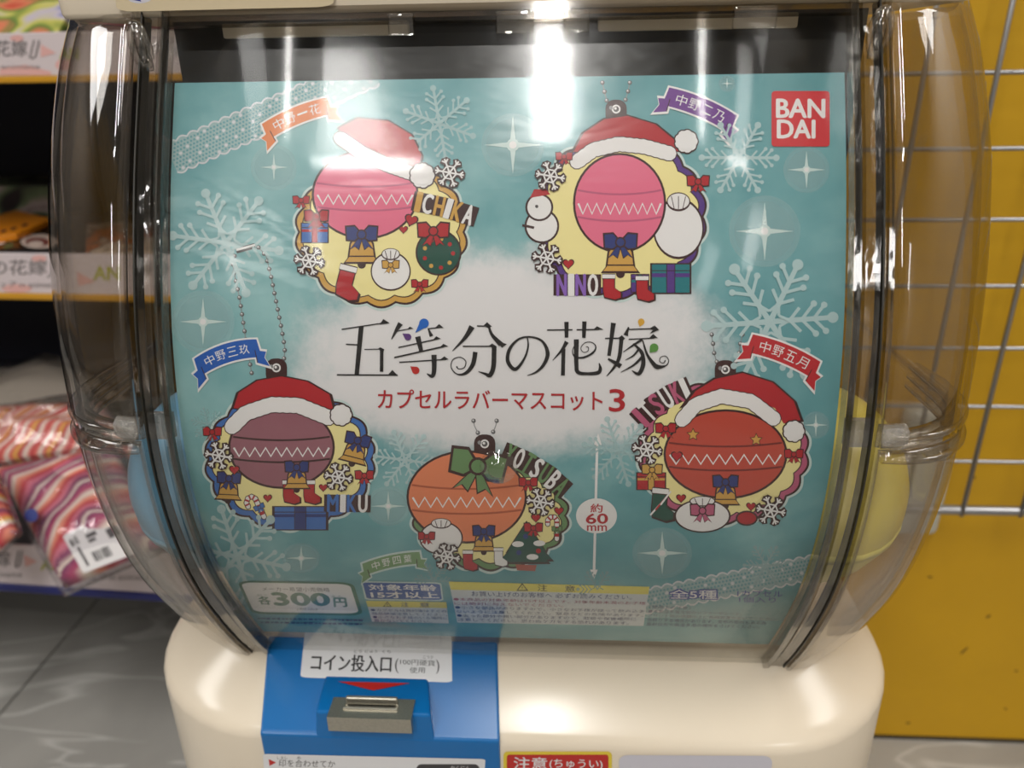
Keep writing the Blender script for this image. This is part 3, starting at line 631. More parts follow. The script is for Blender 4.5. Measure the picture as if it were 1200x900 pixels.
k = chain([(295, 437), (288, 397), (281, 350), (275, 322), (273, 310), (275, 300)]); k.stroke([(277, 294), (299, 288)], 6.2, DGY); k.stroke([(277, 293), (299, 287)], 2.6, WHP); k.done('chain_print', card)
ch([(303, 290), (312, 300), (318, 325), (324, 355), (330, 385), (334, 408), (333, 420)])
ch([(555, 493), (556, 499), (560, 507)]); ch([(582, 493), (581, 499), (578, 506)])
ch([(834, 392), (836, 405), (837, 415), (840, 424)]); ch([(870, 392), (867, 405), (866, 414), (862, 424)])

# ---- small motifs
def heart(k, x, y, s, a=0):
    P = []
    for i in range(20):
        t = 2*math.pi*i/20; X = s*.06*16*math.sin(t)**3; Y = -s*.06*(13*math.cos(t)-5*math.cos(2*t)-2*math.cos(3*t)-math.cos(4*t)); c, d = math.cos(a), math.sin(a); P.append((x+X*c-Y*d, y+X*d+Y*c))
    k.poly([(x+(p[0]-x)*1.25, y+(p[1]-y)*1.25) for p in P], BRN); k.poly(P, REDP)
def bow(k, x, y, s, m, a=0, edge=True):
    def T(p): c, d = math.cos(a), math.sin(a); return (x+s*(p[0]*c-p[1]*d), y+s*(p[0]*d+p[1]*c))
    def sc(P, f): cx = sum(p[0] for p in P)/len(P); cy = sum(p[1] for p in P)/len(P); return [(cx+(p[0]-cx)*f, cy+(p[1]-cy)*f) for p in P]
    for P in ([(-.1, .1), (-.75, 1.0), (-.45, .8), (-.2, 1.0), (0, .3)], [(.1, .1), (.75, 1.0), (.45, .8), (.2, 1.0), (0, .3)], [(0, 0), (-.5, -.55), (-1.05, -.5), (-1.0, .35), (-.5, .4)], [(0, 0), (.5, -.55), (1.05, -.5), (1.0, .35), (.5, .4)]):
        if edge: k.poly([T(p) for p in sc(P, 1.25)], BRN)
        k.poly([T(p) for p in P], m)
    if edge: k.ell(*T((0, 0)), s*.36, s*.36, BRN, n=14)
    k.ell(*T((0, 0)), s*.26, s*.26, m, n=14)
def flake(k, x, y, r, a=10, pad=True):
    l0 = 40 if k.lay is None else k.lay
    for e, m in ((4.6, BRN), (0, WHP)):
        k.lay = l0 if m is BRN else l0+8
        for i in range(6):
            t = math.radians(a+60*i); P = lambda rr, d=0: (x+rr*math.cos(t+d), y+rr*math.sin(t+d))
            k.stroke([P(0), P(r+e*.3)], 2.0+e, m); k.lay += .3
            for sg in (-1, 1):
                k.lay += .3; k.stroke([P(r*.72), (P(r*.72)[0]+(r*.3+e*.3)*math.cos(t+sg*.8), P(r*.72)[1]+(r*.3+e*.3)*math.sin(t+sg*.8))], 1.7+e, m)
            k.lay += .3; k.stroke([P(r*.48), P(r*.48, math.radians(60))], 1.7+e*.5, m)
    k.lay = None
def bell(k, x, y, s, a=0):
    def T(p): c, d = math.cos(a), math.sin(a); return (x+s*(p[0]*c-p[1]*d), y+s*(p[0]*d+p[1]*c))
    B = [(-.35, -.7), (.35, -.7), (.62, -.3), (.72, .45), (.95, .75), (-.95, .75), (-.72, .45), (-.62, -.3)]
    k.poly([T((p[0]*1.16, p[1]*1.16)) for p in B], BRN); k.ell(*T((0, .9)), s*.25, s*.25, BRN, n=12); k.poly([T(p) for p in B], GOLD); k.stroke([T((-.74, .42)), T((.74, .42))], s*.08, BRN)
    bow(k, *T((0, -.85)), s*.85, NAVY, a)
def cane(k, x, y, s, a=0, bm=BLU):
    def T(p): c, d = math.cos(a), math.sin(a); return (x+s*(p[0]*c-p[1]*d), y+s*(p[0]*d+p[1]*c))
    P = [(-.62, -.35), (-.62, -.7), (-.35, -.98), (0, -.98), (.2, -.7), (.2, -.3), (.2, .3), (.2, 1.0)]
    k.stroke([T(p) for p in P], s*.50, BRN, True); k.stroke([T(p) for p in P], s*.36, WHP, True)
    for i in range(len(P)-1):
        p, q = np.array(P[i]), np.array(P[i+1]); m_ = (p+q)/2; k.stroke([T(m_-(q-p)*.2), T(m_+(q-p)*.2)], s*.36, REDP)
    bow(k, *T((.2, .1)), s*.42, bm, a)
def gift(k, x0, y0, x1, y1, m, rib, sk=0.0):
    q = [(x0+sk, y0), (x1+sk, y0), (x1, y1), (x0, y1)]; cx, cy = (x0+x1)/2, (y0+y1)/2
    k.poly([((p[0]-cx)*1.1+cx, (p[1]-cy)*1.1+cy) for p in q], BRN); k.poly(q, m)
    k.stroke([quad(q, .5, 0), quad(q, .5, 1)], (x1-x0)*.2, rib); k.stroke([quad(q, 0, .38), quad(q, 1, .38)], (y1-y0)*.14, rib)
    for u in (.39, .61): k.stroke([quad(q, u, 0), quad(q, u, 1)], .9, BRN)
    k.stroke([quad(q, 0, .22), quad(q, 1, .22)], .9, BRN)
def sack(k, x, y, rx, ry, bm):
    k.ell(x, y, rx*1.07, ry*1.09, BRN, n=32); k.ell(x, y, rx, ry, WHP, n=32)
    k.ell(x, y-ry*.95, rx*.5, ry*.34, BRN, n=24); k.ell(x, y-ry*.97, rx*.45, ry*.28, WHP, n=24)
    for a in (-.3, 0, .3): k.stroke([(x+rx*a, y-ry*1.15), (x+rx*a*.6, y-ry*.7)], .9, BRN)
    if bm: bow(k, x, y-ry*.35, rx*.42, bm)
def stocking(k, x, y, s, m, a=0):
    def T(p): c, d = math.cos(a), math.sin(a); return (x+s*(p[0]*c-p[1]*d), y+s*(p[0]*d+p[1]*c))
    P = [(-.4, -.9), (.45, -.9), (.45, .1), (.95, .45), (.95, .85), (.5, 1.0), (-.3, .8), (-.4, .3)]
    k.poly([T((p[0]*1.16, p[1]*1.13)) for p in P], BRN); k.poly([T(p) for p in P], m); k.stroke([T((-.5, -.8)), T((.55, -.8))], s*.42, BRN); k.stroke([T((-.48, -.8)), T((.53, -.8))], s*.30, WHP)
def hat(k, top, band, pom, w=15):
    """top: outline of the red crown; band: centre line of the fluffy brim"""
    cx = sum(p[0] for p in top)/len(top); cy = sum(p[1] for p in top)/len(top)
    k.poly([((p[0]-cx)*1.06+cx, (p[1]-cy)*1.07+cy) for p in top], BRN); k.poly(top, REDP)
    def fl(c):
        for e, m in ((2.2, BRN), (0, WHP)):
            P = [np.array(p, float) for p in c]; d = [0]
            for i in range(1, len(P)): d.append(d[-1]+np.linalg.norm(P[i]-P[i-1]))
            pts = [(np.interp(s, d, [p[0] for p in P]), np.interp(s, d, [p[1] for p in P])) for s in np.linspace(0, d[-1], 30)]
            k.stroke(pts, [w+e+(1.2 if i % 2 else 0) for i in range(30)], m, True)
    fl(band); x, y, r = pom
    for e, m in ((1.6, BRN), (0, WHP)):
        for i in range(9): t = i*2*math.pi/9; k.ell(x+r*.62*math.cos(t), y+r*.62*math.sin(t), r*.42+e, r*.42+e, m, n=10)
        if m is WHP: k.ell(x, y, r*.8, r*.8, m, n=16)
def bauble(k, x, y, rx, ry, m, dk):
    """plain round tree ornament"""
    k.ell(x, y, rx+2.6, ry+2.6, BRN, n=44); k.ell(x, y, rx, ry, m, n=44)
    for f in (-.28, .28):
        pts = [(x+rx*c, y+ry*f+ry*.10*(1-c*c)) for c in np.linspace(-math.sqrt(1-f*f)*.985, math.sqrt(1-f*f)*.985, 15)]; k.stroke(pts, 2.2, dk)
    n = 9; pts = [(x+rx*.93*(-1+2*i/(2*n)), y+ry*.10+(ry*.13 if i % 2 else -ry*.09)) for i in range(2*n+1)]; k.stroke(pts, 2.4, WHP)
def plaque(k, cx, cy, rx, ry, ring, nb=18, ph=0.0):
    for off, m in ((8.5, GLOW), (5.6, BRN), (3.0, ring), (-3.2, BRN), (-4.6, CRM)):
        P = []
        for i in range(nb*8):
            t = 2*math.pi*i/(nb*8)+ph; b = abs(math.sin(nb*(t-ph)/2))*5.0; P.append((cx+(rx-5+b+off)*math.cos(t), cy+(ry-5+b+off)*math.sin(t)))
        k.poly(P, m)
def tab(k, x, y):
    k.rrect(x-12.5, y-11, x+12.5, y+18, 10, BRN); k.ell(x, y, 5.2, 5.2, WHP, n=18); k.ell(x, y, 3.4, 3.4, DGY, n=14); k.ell(x-.8, y-.8, 1.6, 1.6, WHP, n=10); k.ell(x-6, y-1.5, 2.4, 2.4, GREY, n=10)
def letters(k, s, pts, h, cols, wd=.50):
    """plaque lettering: tall narrow capitals along a line, each with a brown rim"""
    P = [np.array(p, float) for p in pts]; d = [0]
    for i in range(1, len(P)): d.append(d[-1]+np.linalg.norm(P[i]-P[i-1]))
    wts = [.55 if c == 'I' else (1.25 if c == 'M' else 1.0) for c in s]; tot = sum(wts); acc = 0; items = []
    for i, c in enumerate(s):
        u = (acc+wts[i]/2)/tot*d[-1]; acc += wts[i]; x = np.interp(u, d, [p[0] for p in P]); y = np.interp(u, d, [p[1] for p in P])
        x2 = np.interp(min(u+1, d[-1]), d, [p[0] for p in P]); y2 = np.interp(min(u+1, d[-1]), d, [p[1] for p in P]); x1 = np.interp(u-1, d, [p[0] for p in P]); y1 = np.interp(u-1, d, [p[1] for p in P])
        items.append((c, x, y, math.degrees(math.atan2(y2-y1, x2-x1)), d[-1]/tot*wts[i]*.74))
    for c, x, y, a, w in items: k.stroke([(x-h*.5*math.sin(math.radians(-a)), y-h*.5*math.cos(math.radians(a))), (x+h*.5*math.sin(math.radians(-a)), y+h*.5*math.cos(math.radians(a)))], w+8.5, BRN, False)
    for i, (c, x, y, a, w) in enumerate(items): k.text(c, x-w/2, y-h/2, x+w/2, y+h/2, cols[i % len(cols)], .035, ang=a)
def star(k, x, y, r, m):
    for e, mm in ((1.8, BRN), (0, m)): k.poly([(x+(r+e)*(1 if i % 2 == 0 else .48)*math.sin(i*math.pi/5), y-(r+e)*(1 if i % 2 == 0 else .48)*math.cos(i*math.pi/5)) for i in range(10)], mm)

# ---- five festive plaques (ornaments stand where the figures are)
k = Ink(on_card, 1.0e-4)                                            # gold plaque
plaque(k, 447, 272, 97, 84, GOLD)
bauble(k, 428, 228, 60, 50, PNK, ROSE)
hat(k, [(398, 150), (420, 139), (455, 142), (482, 158), (494, 182), (490, 200), (460, 190), (425, 176), (402, 166)], [(399, 162), (425, 180), (455, 194), (484, 204)], (495, 206, 14), 15)
gift(k, 354, 262, 384, 284, BLU, REDP); bow(k, 371, 254, 13, REDP)
bell(k, 424, 292, 20); stocking(k, 404, 330, 20, REDP, .25); sack(k, 458, 318, 22, 21, GOLD)
k.ell(514, 296, 27, 27, BRN, n=30); k.ell(514, 296, 25, 25, DGR, n=30)
for a in range(9): k.ell(514+17*math.cos(a*.7), 297+17*math.sin(a*.7), 2.6, 2.6, GOLD if a % 2 else REDP, n=8)
bow(k, 508, 271, 17, REDP); flake(k, 527, 203, 17); flake(k, 363, 306, 17); bow(k, 353, 235, 9, REDP); heart(k, 482, 258, 7, .3); heart(k, 473, 269, 4.5); bow(k, 492, 333, 9, REDP)
letters(k, 'ICHIKA', [(487, 236), (520, 243), (556, 254)], 23, [GOLD, WHP])
k.done('plaque_print', card)['label'] = 'gold-edged plaque print with pink bauble and red hat'
k = Ink(on_card, 1.0e-4)                                            # purple plaque
plaque(k, 726, 254, 98, 92, PUR); tab(k, 722, 128)
sack(k, 795, 268, 28, 33, None); bauble(k, 726, 238, 52, 56, PNK, ROSE)
hat(k, [(672, 178), (684, 156), (708, 140), (735, 136), (768, 146), (790, 164), (796, 178), (760, 172), (720, 168), (690, 178)], [(676, 190), (695, 176), (725, 169), (755, 172), (784, 180)], (804, 166, 13), 16)
for (x, y, r) in ((635, 265, 18), (632, 243, 14)): k.ell(x, y, r+2.4, r+2.4, BRN, n=26); k.ell(x, y, r, r, WHP, n=26)
k.poly(((621, 232), (645, 228), (640, 222), (626, 222)), REDP); k.ell(629, 242, 2, 2, DGY, n=8); k.stroke([(626, 267), (612, 264)], 3, BRN)
bell(k, 727, 302, 21); gift(k, 764, 310, 808, 343, TEALG, PUR); gift(k, 740, 322, 760, 342, PUR, TEALG)
stocking(k, 713, 336, 15, REDP); stocking(k, 752, 338, 15, REDP)
flake(k, 645, 207, 17); flake(k, 641, 303, 17); bow(k, 818, 213, 12, REDP); bow(k, 661, 184, 9, REDP); heart(k, 666, 309, 6)
letters(k, 'NINO', [(651, 334), (702, 334)], 25, [pm('letter_purple', (138, 100, 186)), WHP])
k.done('plaque_print', card)['label'] = 'purple-edged plaque print with pink bauble and snowman'
k = Ink(on_card, 1.0e-4)                                            # blue plaque
plaque(k, 340, 538, 96, 78, BLU); tab(k, 324, 431)
bauble(k, 330, 524, 60, 46, MAUVE, BRN)
hat(k, [(274, 478), (280, 460), (302, 446), (330, 441), (360, 447), (386, 462), (392, 484), (360, 472), (325, 468), (295, 480)], [(272, 500), (288, 484), (318, 474), (350, 475), (385, 489)], (400, 486, 12), 17)
bell(k, 268, 573, 15, .05); bell(k, 416, 529, 16, .25); gift(k, 322, 594, 382, 620, BLU, NAVY)
stocking(k, 338, 576, 14, REDP); stocking(k, 362, 576, 14, REDP); bell(k, 348, 560, 15)
cane(k, 301, 594, 14, -.45); flake(k, 257, 533, 16); flake(k, 397, 558, 16); bow(k, 249, 506, 10, REDP); bow(k, 427, 557, 10, REDP); heart(k, 275, 550, 5.5); heart(k, 379, 571, 4.5); heart(k, 314, 583, 4.5)
letters(k, 'MIKU', [(382, 589), (432, 590)], 20, [BLU, WHP])
k.done('plaque_print', card)['label'] = 'blue-edged plaque print with mauve bauble and bells'
k = Ink(on_card, 1.0e-4)                                            # green plaque
plaque(k, 575, 604, 88, 60, GRN); tab(k, 568, 520)
letters(k, 'YOTSUBA', [(592, 530), (615, 540), (640, 555), (662, 574)], 24, [GRN, WHP])
bauble(k, 547, 582, 68, 52, ORG, pm('orange_deep', (176, 88, 58)))
bow(k, 560, 546, 30, GRN, .2)
sack(k, 517, 630, 24, 18, None)
for e, mm in ((2.5, BRN), (0, DGR)):
    for (y0, y1, w) in ((622, 645, 22), (634, 655, 30), (640, 658, 26)): k.poly([(617, y0-10-e), (617+w+e, y1+e), (617-w-e, y1+e)], mm)
k.poly(((604, 661), (629, 662), (627, 669), (606, 668)), pm('brick', (164, 78, 62))); bow(k, 625, 618, 10, REDP)
for (x, y) in ((607, 637), (632, 636), (624, 652)): k.ell(x, y, 7, 3.4, WHP, n=16)
for (x, y, m_) in ((616, 628, NAVY), (631, 645, REDP), (608, 647, NAVY)): k.ell(x, y, 3, 3, m_, n=12)
bell(k, 567, 634, 14); stocking(k, 548, 656, 12, REDP); stocking(k, 584, 652, 11, WHP)
cane(k, 650, 618, 13, .0, GRN); flake(k, 633, 587, 16); flake(k, 524, 651, 15); bow(k, 619, 565, 10, REDP); bow(k, 500, 628, 9, REDP); heart(k, 655, 598, 5); heart(k, 628, 606, 5)
k.done('plaque_print', card)['label'] = 'green-edged plaque print with orange bauble and fir tree'
k = Ink(on_card, 1.0e-4)                                            # rose plaque
plaque(k, 848, 530, 96, 80, ROSE); tab(k, 850, 433)
letters(k, 'ITSUKI', [(748, 492), (765, 476), (784, 464), (806, 454)], 25, [ROSE, WHP])
bauble(k, 850, 532, 70, 50, REDO, pm('red_deep', (120, 40, 36)))
hat(k, [(800, 478), (815, 458), (838, 444), (870, 437), (905, 448), (930, 470), (938, 492), (918, 496), (908, 478), (870, 463), (830, 466)], [(799, 492), (815, 474), (845, 464), (880, 470), (906, 490)], (930, 505, 12), 16)
gift(k, 747, 554, 779, 573, REDP, GOLD); bow(k, 764, 550, 11, GOLD); stocking(k, 772, 590, 19, DGR, .1)
for i in range(3): k.stroke([(762+i*6, 603-i*6), (780+i*3, 583-i*4)], 2, WHP if i % 2 == 0 else REDP)
bell(k, 850, 578, 16); sack(k, 823, 604, 31, 18, ROSE); k.ell(875, 607, 13, 9, BRN, n=20); k.ell(875, 607, 11, 7, REDP, n=20)
star(k, 812, 509, 6.5, GOLD); star(k, 886, 515, 6.5, GOLD); flake(k, 758, 526, 17); flake(k, 903, 597, 17); bow(k, 780, 502, 11, REDP); bow(k, 930, 532, 10, REDP); heart(k, 793, 534, 6); heart(k, 798, 583, 5); heart(k, 880, 593, 5)
k.done('plaque_print', card)['label'] = 'rose-edged plaque print with red bauble and gift sack'

# ---- name ribbons
def ribbon(s, a, b, sag, h, col, rim, left_tail, right_tail, name='ribbon_print', ts=1.0):
    """arched ribbon from a to b with white rim and folded tails"""
    a, b = np.array(a, float), np.array(b, float); L_ = np.linalg.norm(b-a); t = (b-a)/L_; n = np.array([-t[1], t[0]]); k = Ink(on_card, 2.4e-4)
    def at(u, v): return a+t*L_*u+n*(v-sag*4*u*(1-u))
    def band(e): return [tuple(at(u, -h/2-e)) for u in np.linspace(-e/L_, 1+e/L_, 16)] + [tuple(at(u, h/2+e)) for u in np.linspace(1+e/L_, -e/L_, 16)]
    tails = []
    for sgn, on in ((-1, left_tail), (1, right_tail)):
        if not on: continue
        u0 = 0 if sgn < 0 else 1; q = [at(u0-sgn*.07, h*.10), at(u0+sgn*.085, h*.18), at(u0+sgn*.035, h*.52), at(u0+sgn*.075, h*1.0), at(u0-sgn*.09, h*.80)]; tails.append([tuple(p) for p in q])
    for q in tails:
        c = np.mean(q, 0); k.poly([tuple(c+(np.array(p)-c)*1.35) for p in q], rim)
    k.poly(band(2.2), rim)
    for q in tails: k.poly(q, col)
    k.poly(band(0), col)
    for q in tails: k.stroke([q[0], q[4]], 1.0, BRN)
    m = len(s)
    for i, c in enumerate(s):
        u = .13+.74*(i+.5)/m; p = at(u, 0); d = at(u+.01, 0)-at(u-.01, 0); w = min(h*.66, L_*.74/m*.82)*ts; hh = w*(.18 if c == '一' else (.8 if c in '二' else .98))
        k.text(c, p[0]-w/2, p[1]-hh/2, p[0]+w/2, p[1]+hh/2, WHP, .008, ang=math.degrees(math.atan2(d[1], d[0])))
    k.done(name, card)
ribbon('中野一花', (311, 155), (387, 124), 4, 20, pm('ribbon_orange', (224, 130, 74)), WHP, True, True)
ribbon('中野二乃', (780, 113), (859, 146), 4, 22, pm('ribbon_purple', (112, 62, 142)), WHP, True, True)
ribbon('中野三玖', (231, 431), (304, 408), 6, 22, pm('ribbon_blue', (34, 92, 180)), WHP, True, True)
ribbon('中野四葉', (426, 667), (493, 653), 3, 14, pm('ribbon_green', (118, 154, 106)), GLOW, True, True)
ribbon('中野五月', (878, 402), (957, 434), 4, 22, pm('ribbon_red', (190, 40, 48)), WHP, True, True)

# ---- title lettering, drawn stroke by stroke
k = Ink(on_card, 2.4e-4)
def Z1(x, y): return (380+x*220/1200, 350+y*220/1200)
def Z2(x, y): return (590+x*210/1200, 350+y*210/1200)
def st(zf, pts, w, m=None):
    sc_ = .1833 if zf is Z1 else .175
    P = [np.array(zf(*p)) for p in pts]; w = w if isinstance(w, (list, tuple)) else [w]*len(P)
    if len(P) > 2:                                                  # round the bends
        t = np.arange(len(P)); tt = np.linspace(0, len(P)-1, (len(P)-1)*6+1); Q = []
        for u in tt:
            i = min(int(u), len(P)-2); f = u-i; p0_, p1_, p2_, p3_ = P[max(i-1, 0)], P[i], P[i+1], P[min(i+2, len(P)-1)]
            Q.append(.5*((2*p1_)+(p2_-p0_)*f+(2*p0_-5*p1_+4*p2_-p3_)*f*f+(3*p1_-p0_-3*p2_+p3_)*f**3))
        w = list(np.interp(tt, t, w)); P = Q
    k.stroke(P, [max(x*sc_, .75) for x in w], m or BLK)
def tri(zf, *p): k.poly([zf(*q) for q in p], BLK)
def drop(zf, tipx, tipy, cx, cy, r, m):
    a = math.atan2(tipy-cy, tipx-cx); P = [zf(tipx, tipy)]+[zf(cx+r*math.cos(a+t), cy+r*math.sin(a+t)) for t in np.linspace(.75, 2*math.pi-.75, 16)]; k.poly(P, m)
# 五
st(Z1, [(112, 196), (400, 152)], [8, 7]); tri(Z1, (355, 165), (378, 130), (418, 155), (400, 160)); st(Z1, [(237, 178), (208, 486)], [30, 28]); st(Z1, [(140, 291), (222, 295)], 8)
st(Z1, [(258, 324), (360, 322)], 6); tri(Z1, (342, 322), (358, 310), (385, 324), (378, 340)); st(Z1, [(368, 320), (367, 466)], 22); st(Z1, [(82, 486), (470, 488)], 9); tri(Z1, (408, 486), (436, 455), (470, 490))
# 等
st(Z1, [(488, 158), (462, 200), (430, 260)], [34, 22, 4]); st(Z1, [(470, 206), (560, 190)], 6); tri(Z1, (530, 196), (548, 178), (572, 192))
drop(Z1, 500, 222, 535, 245, 22, pm('drop_purple', (92, 56, 122))); drop(Z1, 582, 218, 638, 158, 31, pm('drop_blue', (24, 98, 190))); st(Z1, [(662, 192), (740, 184)], 7); tri(Z1, (708, 186), (735, 162), (764, 187)); st(Z1, [(665, 192), (686, 240)], [8, 24])
st(Z1, [(598, 242), (622, 340)], [34, 26]); st(Z1, [(474, 312), (730, 256)], 8); tri(Z1, (690, 268), (716, 240), (746, 256)); st(Z1, [(448, 376), (770, 304)], 10); tri(Z1, (738, 312), (762, 288), (794, 305))
st(Z1, [(480, 406), (780, 388)], 8); tri(Z1, (740, 390), (768, 368), (796, 388)); st(Z1, [(702, 358), (702, 462), (688, 494), (656, 478)], [34, 28, 24, 3]); drop(Z1, 550, 432, 585, 458, 24, pm('drop_red', (186, 38, 34)))
# 分
st(Z1, [(945, 178), (900, 250), (820, 334)], [38, 24, 3]); st(Z1, [(976, 174), (1040, 176)], 8); tri(Z1, (1015, 174), (1042, 150), (1072, 178), (1050, 188)); st(Z1, [(1050, 170), (1072, 230), (1130, 292)], [12, 20, 34]); tri(Z1, (1098, 268), (1168, 290), (1136, 314))
st(Z1, [(886, 304), (1090, 304)], 8); tri(Z1, (1050, 302), (1074, 286), (1104, 306), (1092, 322)); st(Z1, [(1086, 306), (1082, 430), (1060, 488), (1030, 480), (985, 464)], [30, 30, 28, 16, 3])
st(Z1, [(966, 340), (950, 420), (905, 475), (850, 482), (812, 440), (822, 390), (870, 374), (905, 400), (895, 440), (860, 448), (846, 432)], [30, 28, 20, 8, 6, 6, 6, 6, 6, 6, 10])
# の
st(Z2, [(160, 262), (165, 320), (140, 400), (80, 472), (30, 420), (40, 340), (100, 272), (180, 256), (260, 285), (296, 365), (270, 440), (220, 490), (160, 514)], [8, 12, 14, 24, 26, 22, 14, 12, 16, 28, 22, 14, 3])
# 花
st(Z2, [(292, 210), (462, 208)], 9); st(Z2, [(422, 155), (422, 260)], [30, 24]); st(Z2, [(490, 208), (640, 206)], 9); tri(Z2, (600, 208), (625, 184), (672, 208)); st(Z2, [(542, 152), (538, 262)], [30, 24])
st(Z2, [(424, 288), (390, 345), (330, 412)], [30, 18, 3]); st(Z2, [(402, 335), (398, 514)], 26)
st(Z2, [(488, 272), (488, 440), (500, 492), (560, 502), (630, 496), (648, 470), (640, 430)], [34, 28, 26, 20, 26, 24, 4])
st(Z2, [(478, 310), (462, 350), (480, 390), (540, 392), (600, 360), (618, 320), (590, 292), (545, 295), (518, 330), (535, 358), (565, 350), (568, 325), (552, 322)], [5, 6, 10, 14, 14, 8, 6, 5, 5, 5, 5, 5, 5])
# 嫁
st(Z2, [(736, 162), (722, 270), (706, 382)], [34, 26, 24]); st(Z2, [(680, 266), (800, 264)], 9); tri(Z2, (770, 262), (792, 244), (815, 266), (800, 280)); st(Z2, [(790, 262), (775, 390), (740, 460), (690, 518)], [28, 26, 18, 3]); st(Z2, [(700, 402), (750, 430), (785, 452)], [12, 26, 34])
st(Z2, [(838, 190), (826, 222), (818, 246)], [10, 20, 34]); st(Z2, [(830, 206), (1000, 200)], 8); tri(Z2, (970, 202), (1012, 180), (1042, 208), (978, 236), (1000, 210)); st(Z2, [(838, 272), (1010, 264)], 8); tri(Z2, (972, 266), (1002, 236), (1034, 264))
st(Z2, [(930, 272), (870, 310), (802, 356)], [16, 14, 3]); st(Z2, [(868, 300), (925, 360), (935, 440), (905, 502), (860, 480)], [10, 24, 30, 26, 3]); st(Z2, [(905, 338), (870, 380), (816, 410)], [16, 12, 3]); st(Z2, [(926, 392), (870, 445), (785, 492)], [20, 14, 3])
st(Z2, [(932, 280), (960, 370), (1000, 430), (1030, 456), (1085, 448), (1106, 415), (1085, 384), (1052, 392), (1046, 420), (1070, 430), (1084, 412)], [8, 16, 26, 32, 8, 5, 5, 5, 5, 5, 8])
drop(Z2, 912, 188, 922, 155, 22, pm('drop_gold', (214, 164, 60))); drop(Z2, 978, 360, 1008, 328, 29, pm('drop_green', (86, 142, 62)))
k.done('title_lettering', card)['label'] = 'large black title characters'
k = Ink(on_card, 2.4e-4); RT = pm('title_red', (178, 34, 44))
k.text('カプセルラバーマスコット', 443, 457, 706, 480, RT, .012, ang=.4); k.text('3', 714, 456, 732, 482, RT, .02, ang=.4); k.done('subtitle_lettering', card)['label'] = 'red subtitle characters'

# ---- maker's square mark
k = Ink(on_card, 2.4e-4); LR = pm('mark_red', (206, 52, 60)); k.rrect(904, 107, 972, 172, 4, LR)
k.text('BAN', 910, 116.5, 966, 138, WHP, .045, ang=.3); k.text('DAI', 911, 141, 954.5, 162, WHP, .045, ang=.3); k.done('maker_mark', card)['label'] = 'red square mark with white capitals'
# ---- size arrow
k = Ink(on_card, 2.4e-4); k.stroke([(700, 512), (696, 674)], 3.0, WHP); k.poly(((701, 507), (705, 521), (696, 521)), WHP); k.poly(((696, 678), (691.5, 667), (700.5, 667)), WHP); k.ell(699, 604, 24, 20.5, WHP, n=32)
k.text('約', 692, 590, 706, 600, RT, .03); k.text('60', 687, 601.5, 712, 613, RT, .05); k.text('mm', 688, 615, 711, 621.5, RT, .035); k.done('size_arrow', card)['label'] = 'white size arrow with oval'
# ---- price box
k = Ink(on_card, 2.4e-4); PG = pm('price_green', (72, 118, 94)); Q0 = ((278, 680), (414, 682), (426, 721), (295, 719)); Q1 = ((282, 682), (410, 684), (421, 718.5), (298, 716.5))
k.rrect(0, 0, 1, 1, .12, PG, q=Q0); k.rrect(0, 0, 1, 1, .11, WHP, q=Q1)
k.text('メーカー希望小売価格', 0, 0, 0, 0, DGY, .004, q=((307, 687), (386, 688), (387, 693), (308, 692)))
k.text('300', 0, 0, 0, 0, PG, .055, q=((318, 694), (384, 695), (387, 709), (323, 708.5))); k.text('各', 0, 0, 0, 0, PG, .03, q=((302, 698), (316, 698), (318, 708), (304, 707.5))); k.text('円', 0, 0, 0, 0, PG, .035, q=((391, 700), (405, 700), (407, 710.5), (392, 710.5)))
k.text('かく', 301, 695.5, 313, 698, PG, .01); k.text('えん', 388, 697, 402, 699.5, PG, .01); k.text('(税込)', 348, 711.5, 372, 715, DGY); k.done('price_box', card)['label'] = 'white price box with green border'
# ---- age box
k = Ink(on_card, 2.4e-4); AB = pm('age_blue', (44, 82, 154)); k.rrect(0, 0, 1, 1, .09, GLOW, q=((423, 680.5), (517, 682), (520, 704), (428, 702.5))); k.rrect(0, 0, 1, 1, .08, AB, q=((425, 682), (515.5, 683.5), (518, 702.5), (430, 701)))
k.text('対象年齢', 0, 0, 0, 0, WHP, .02, q=((431, 684), (511, 685), (512, 692), (433, 691))); k.text('15才以上', 0, 0, 0, 0, WHP, .03, q=((434, 692.5), (513, 693.5), (515, 700.5), (436, 700)))
k.done('age_box', card)['label'] = 'blue age box with white characters'
CY = pm('caution_yellow', (226, 214, 96)); BX = pm('box_white', (206, 212, 216)); IND = pm('small_blue', (48, 60, 110)); INR = pm('small_red', (150, 44, 86))
def warn(k, x, y, s): k.poly([(x, y-s*.7), (x+s, y+s*.6), (x-s, y+s*.6)], BLK, [[(x, y-s*.45), (x+s*.7, y+s*.45), (x-s*.7, y+s*.45)]]); k.stroke([(x, y-s*.15), (x, y+s*.25)], .8, BLK)
def lines(k, T, ql, m):
    n = len(T)
    for i, t in enumerate(T):
        if not t: continue
        col = m[i] if isinstance(m, list) else m; f = min(1, len(t)/max(len(x) for x in T)); a, b = (i+.12)/n, (i+.90)/n
        k.text(t, 0, 0, 0, 0, col, .006, q=(quad(ql, 0, a), quad(ql, f, a), quad(ql, f, b), quad(ql, 0, b)))
k = Ink(on_card, 2.4e-4); k.poly(((429, 703.5), (523, 705), (526, 730), (436, 728)), BX); k.poly(((429, 703.5), (523, 705), (524, 712), (431, 710.5)), CY); warn(k, 454, 707.5, 5)
k.text('注', 470, 705, 479, 710.5, IND, .01); k.text('意', 492, 705.5, 503, 711, IND, .01)
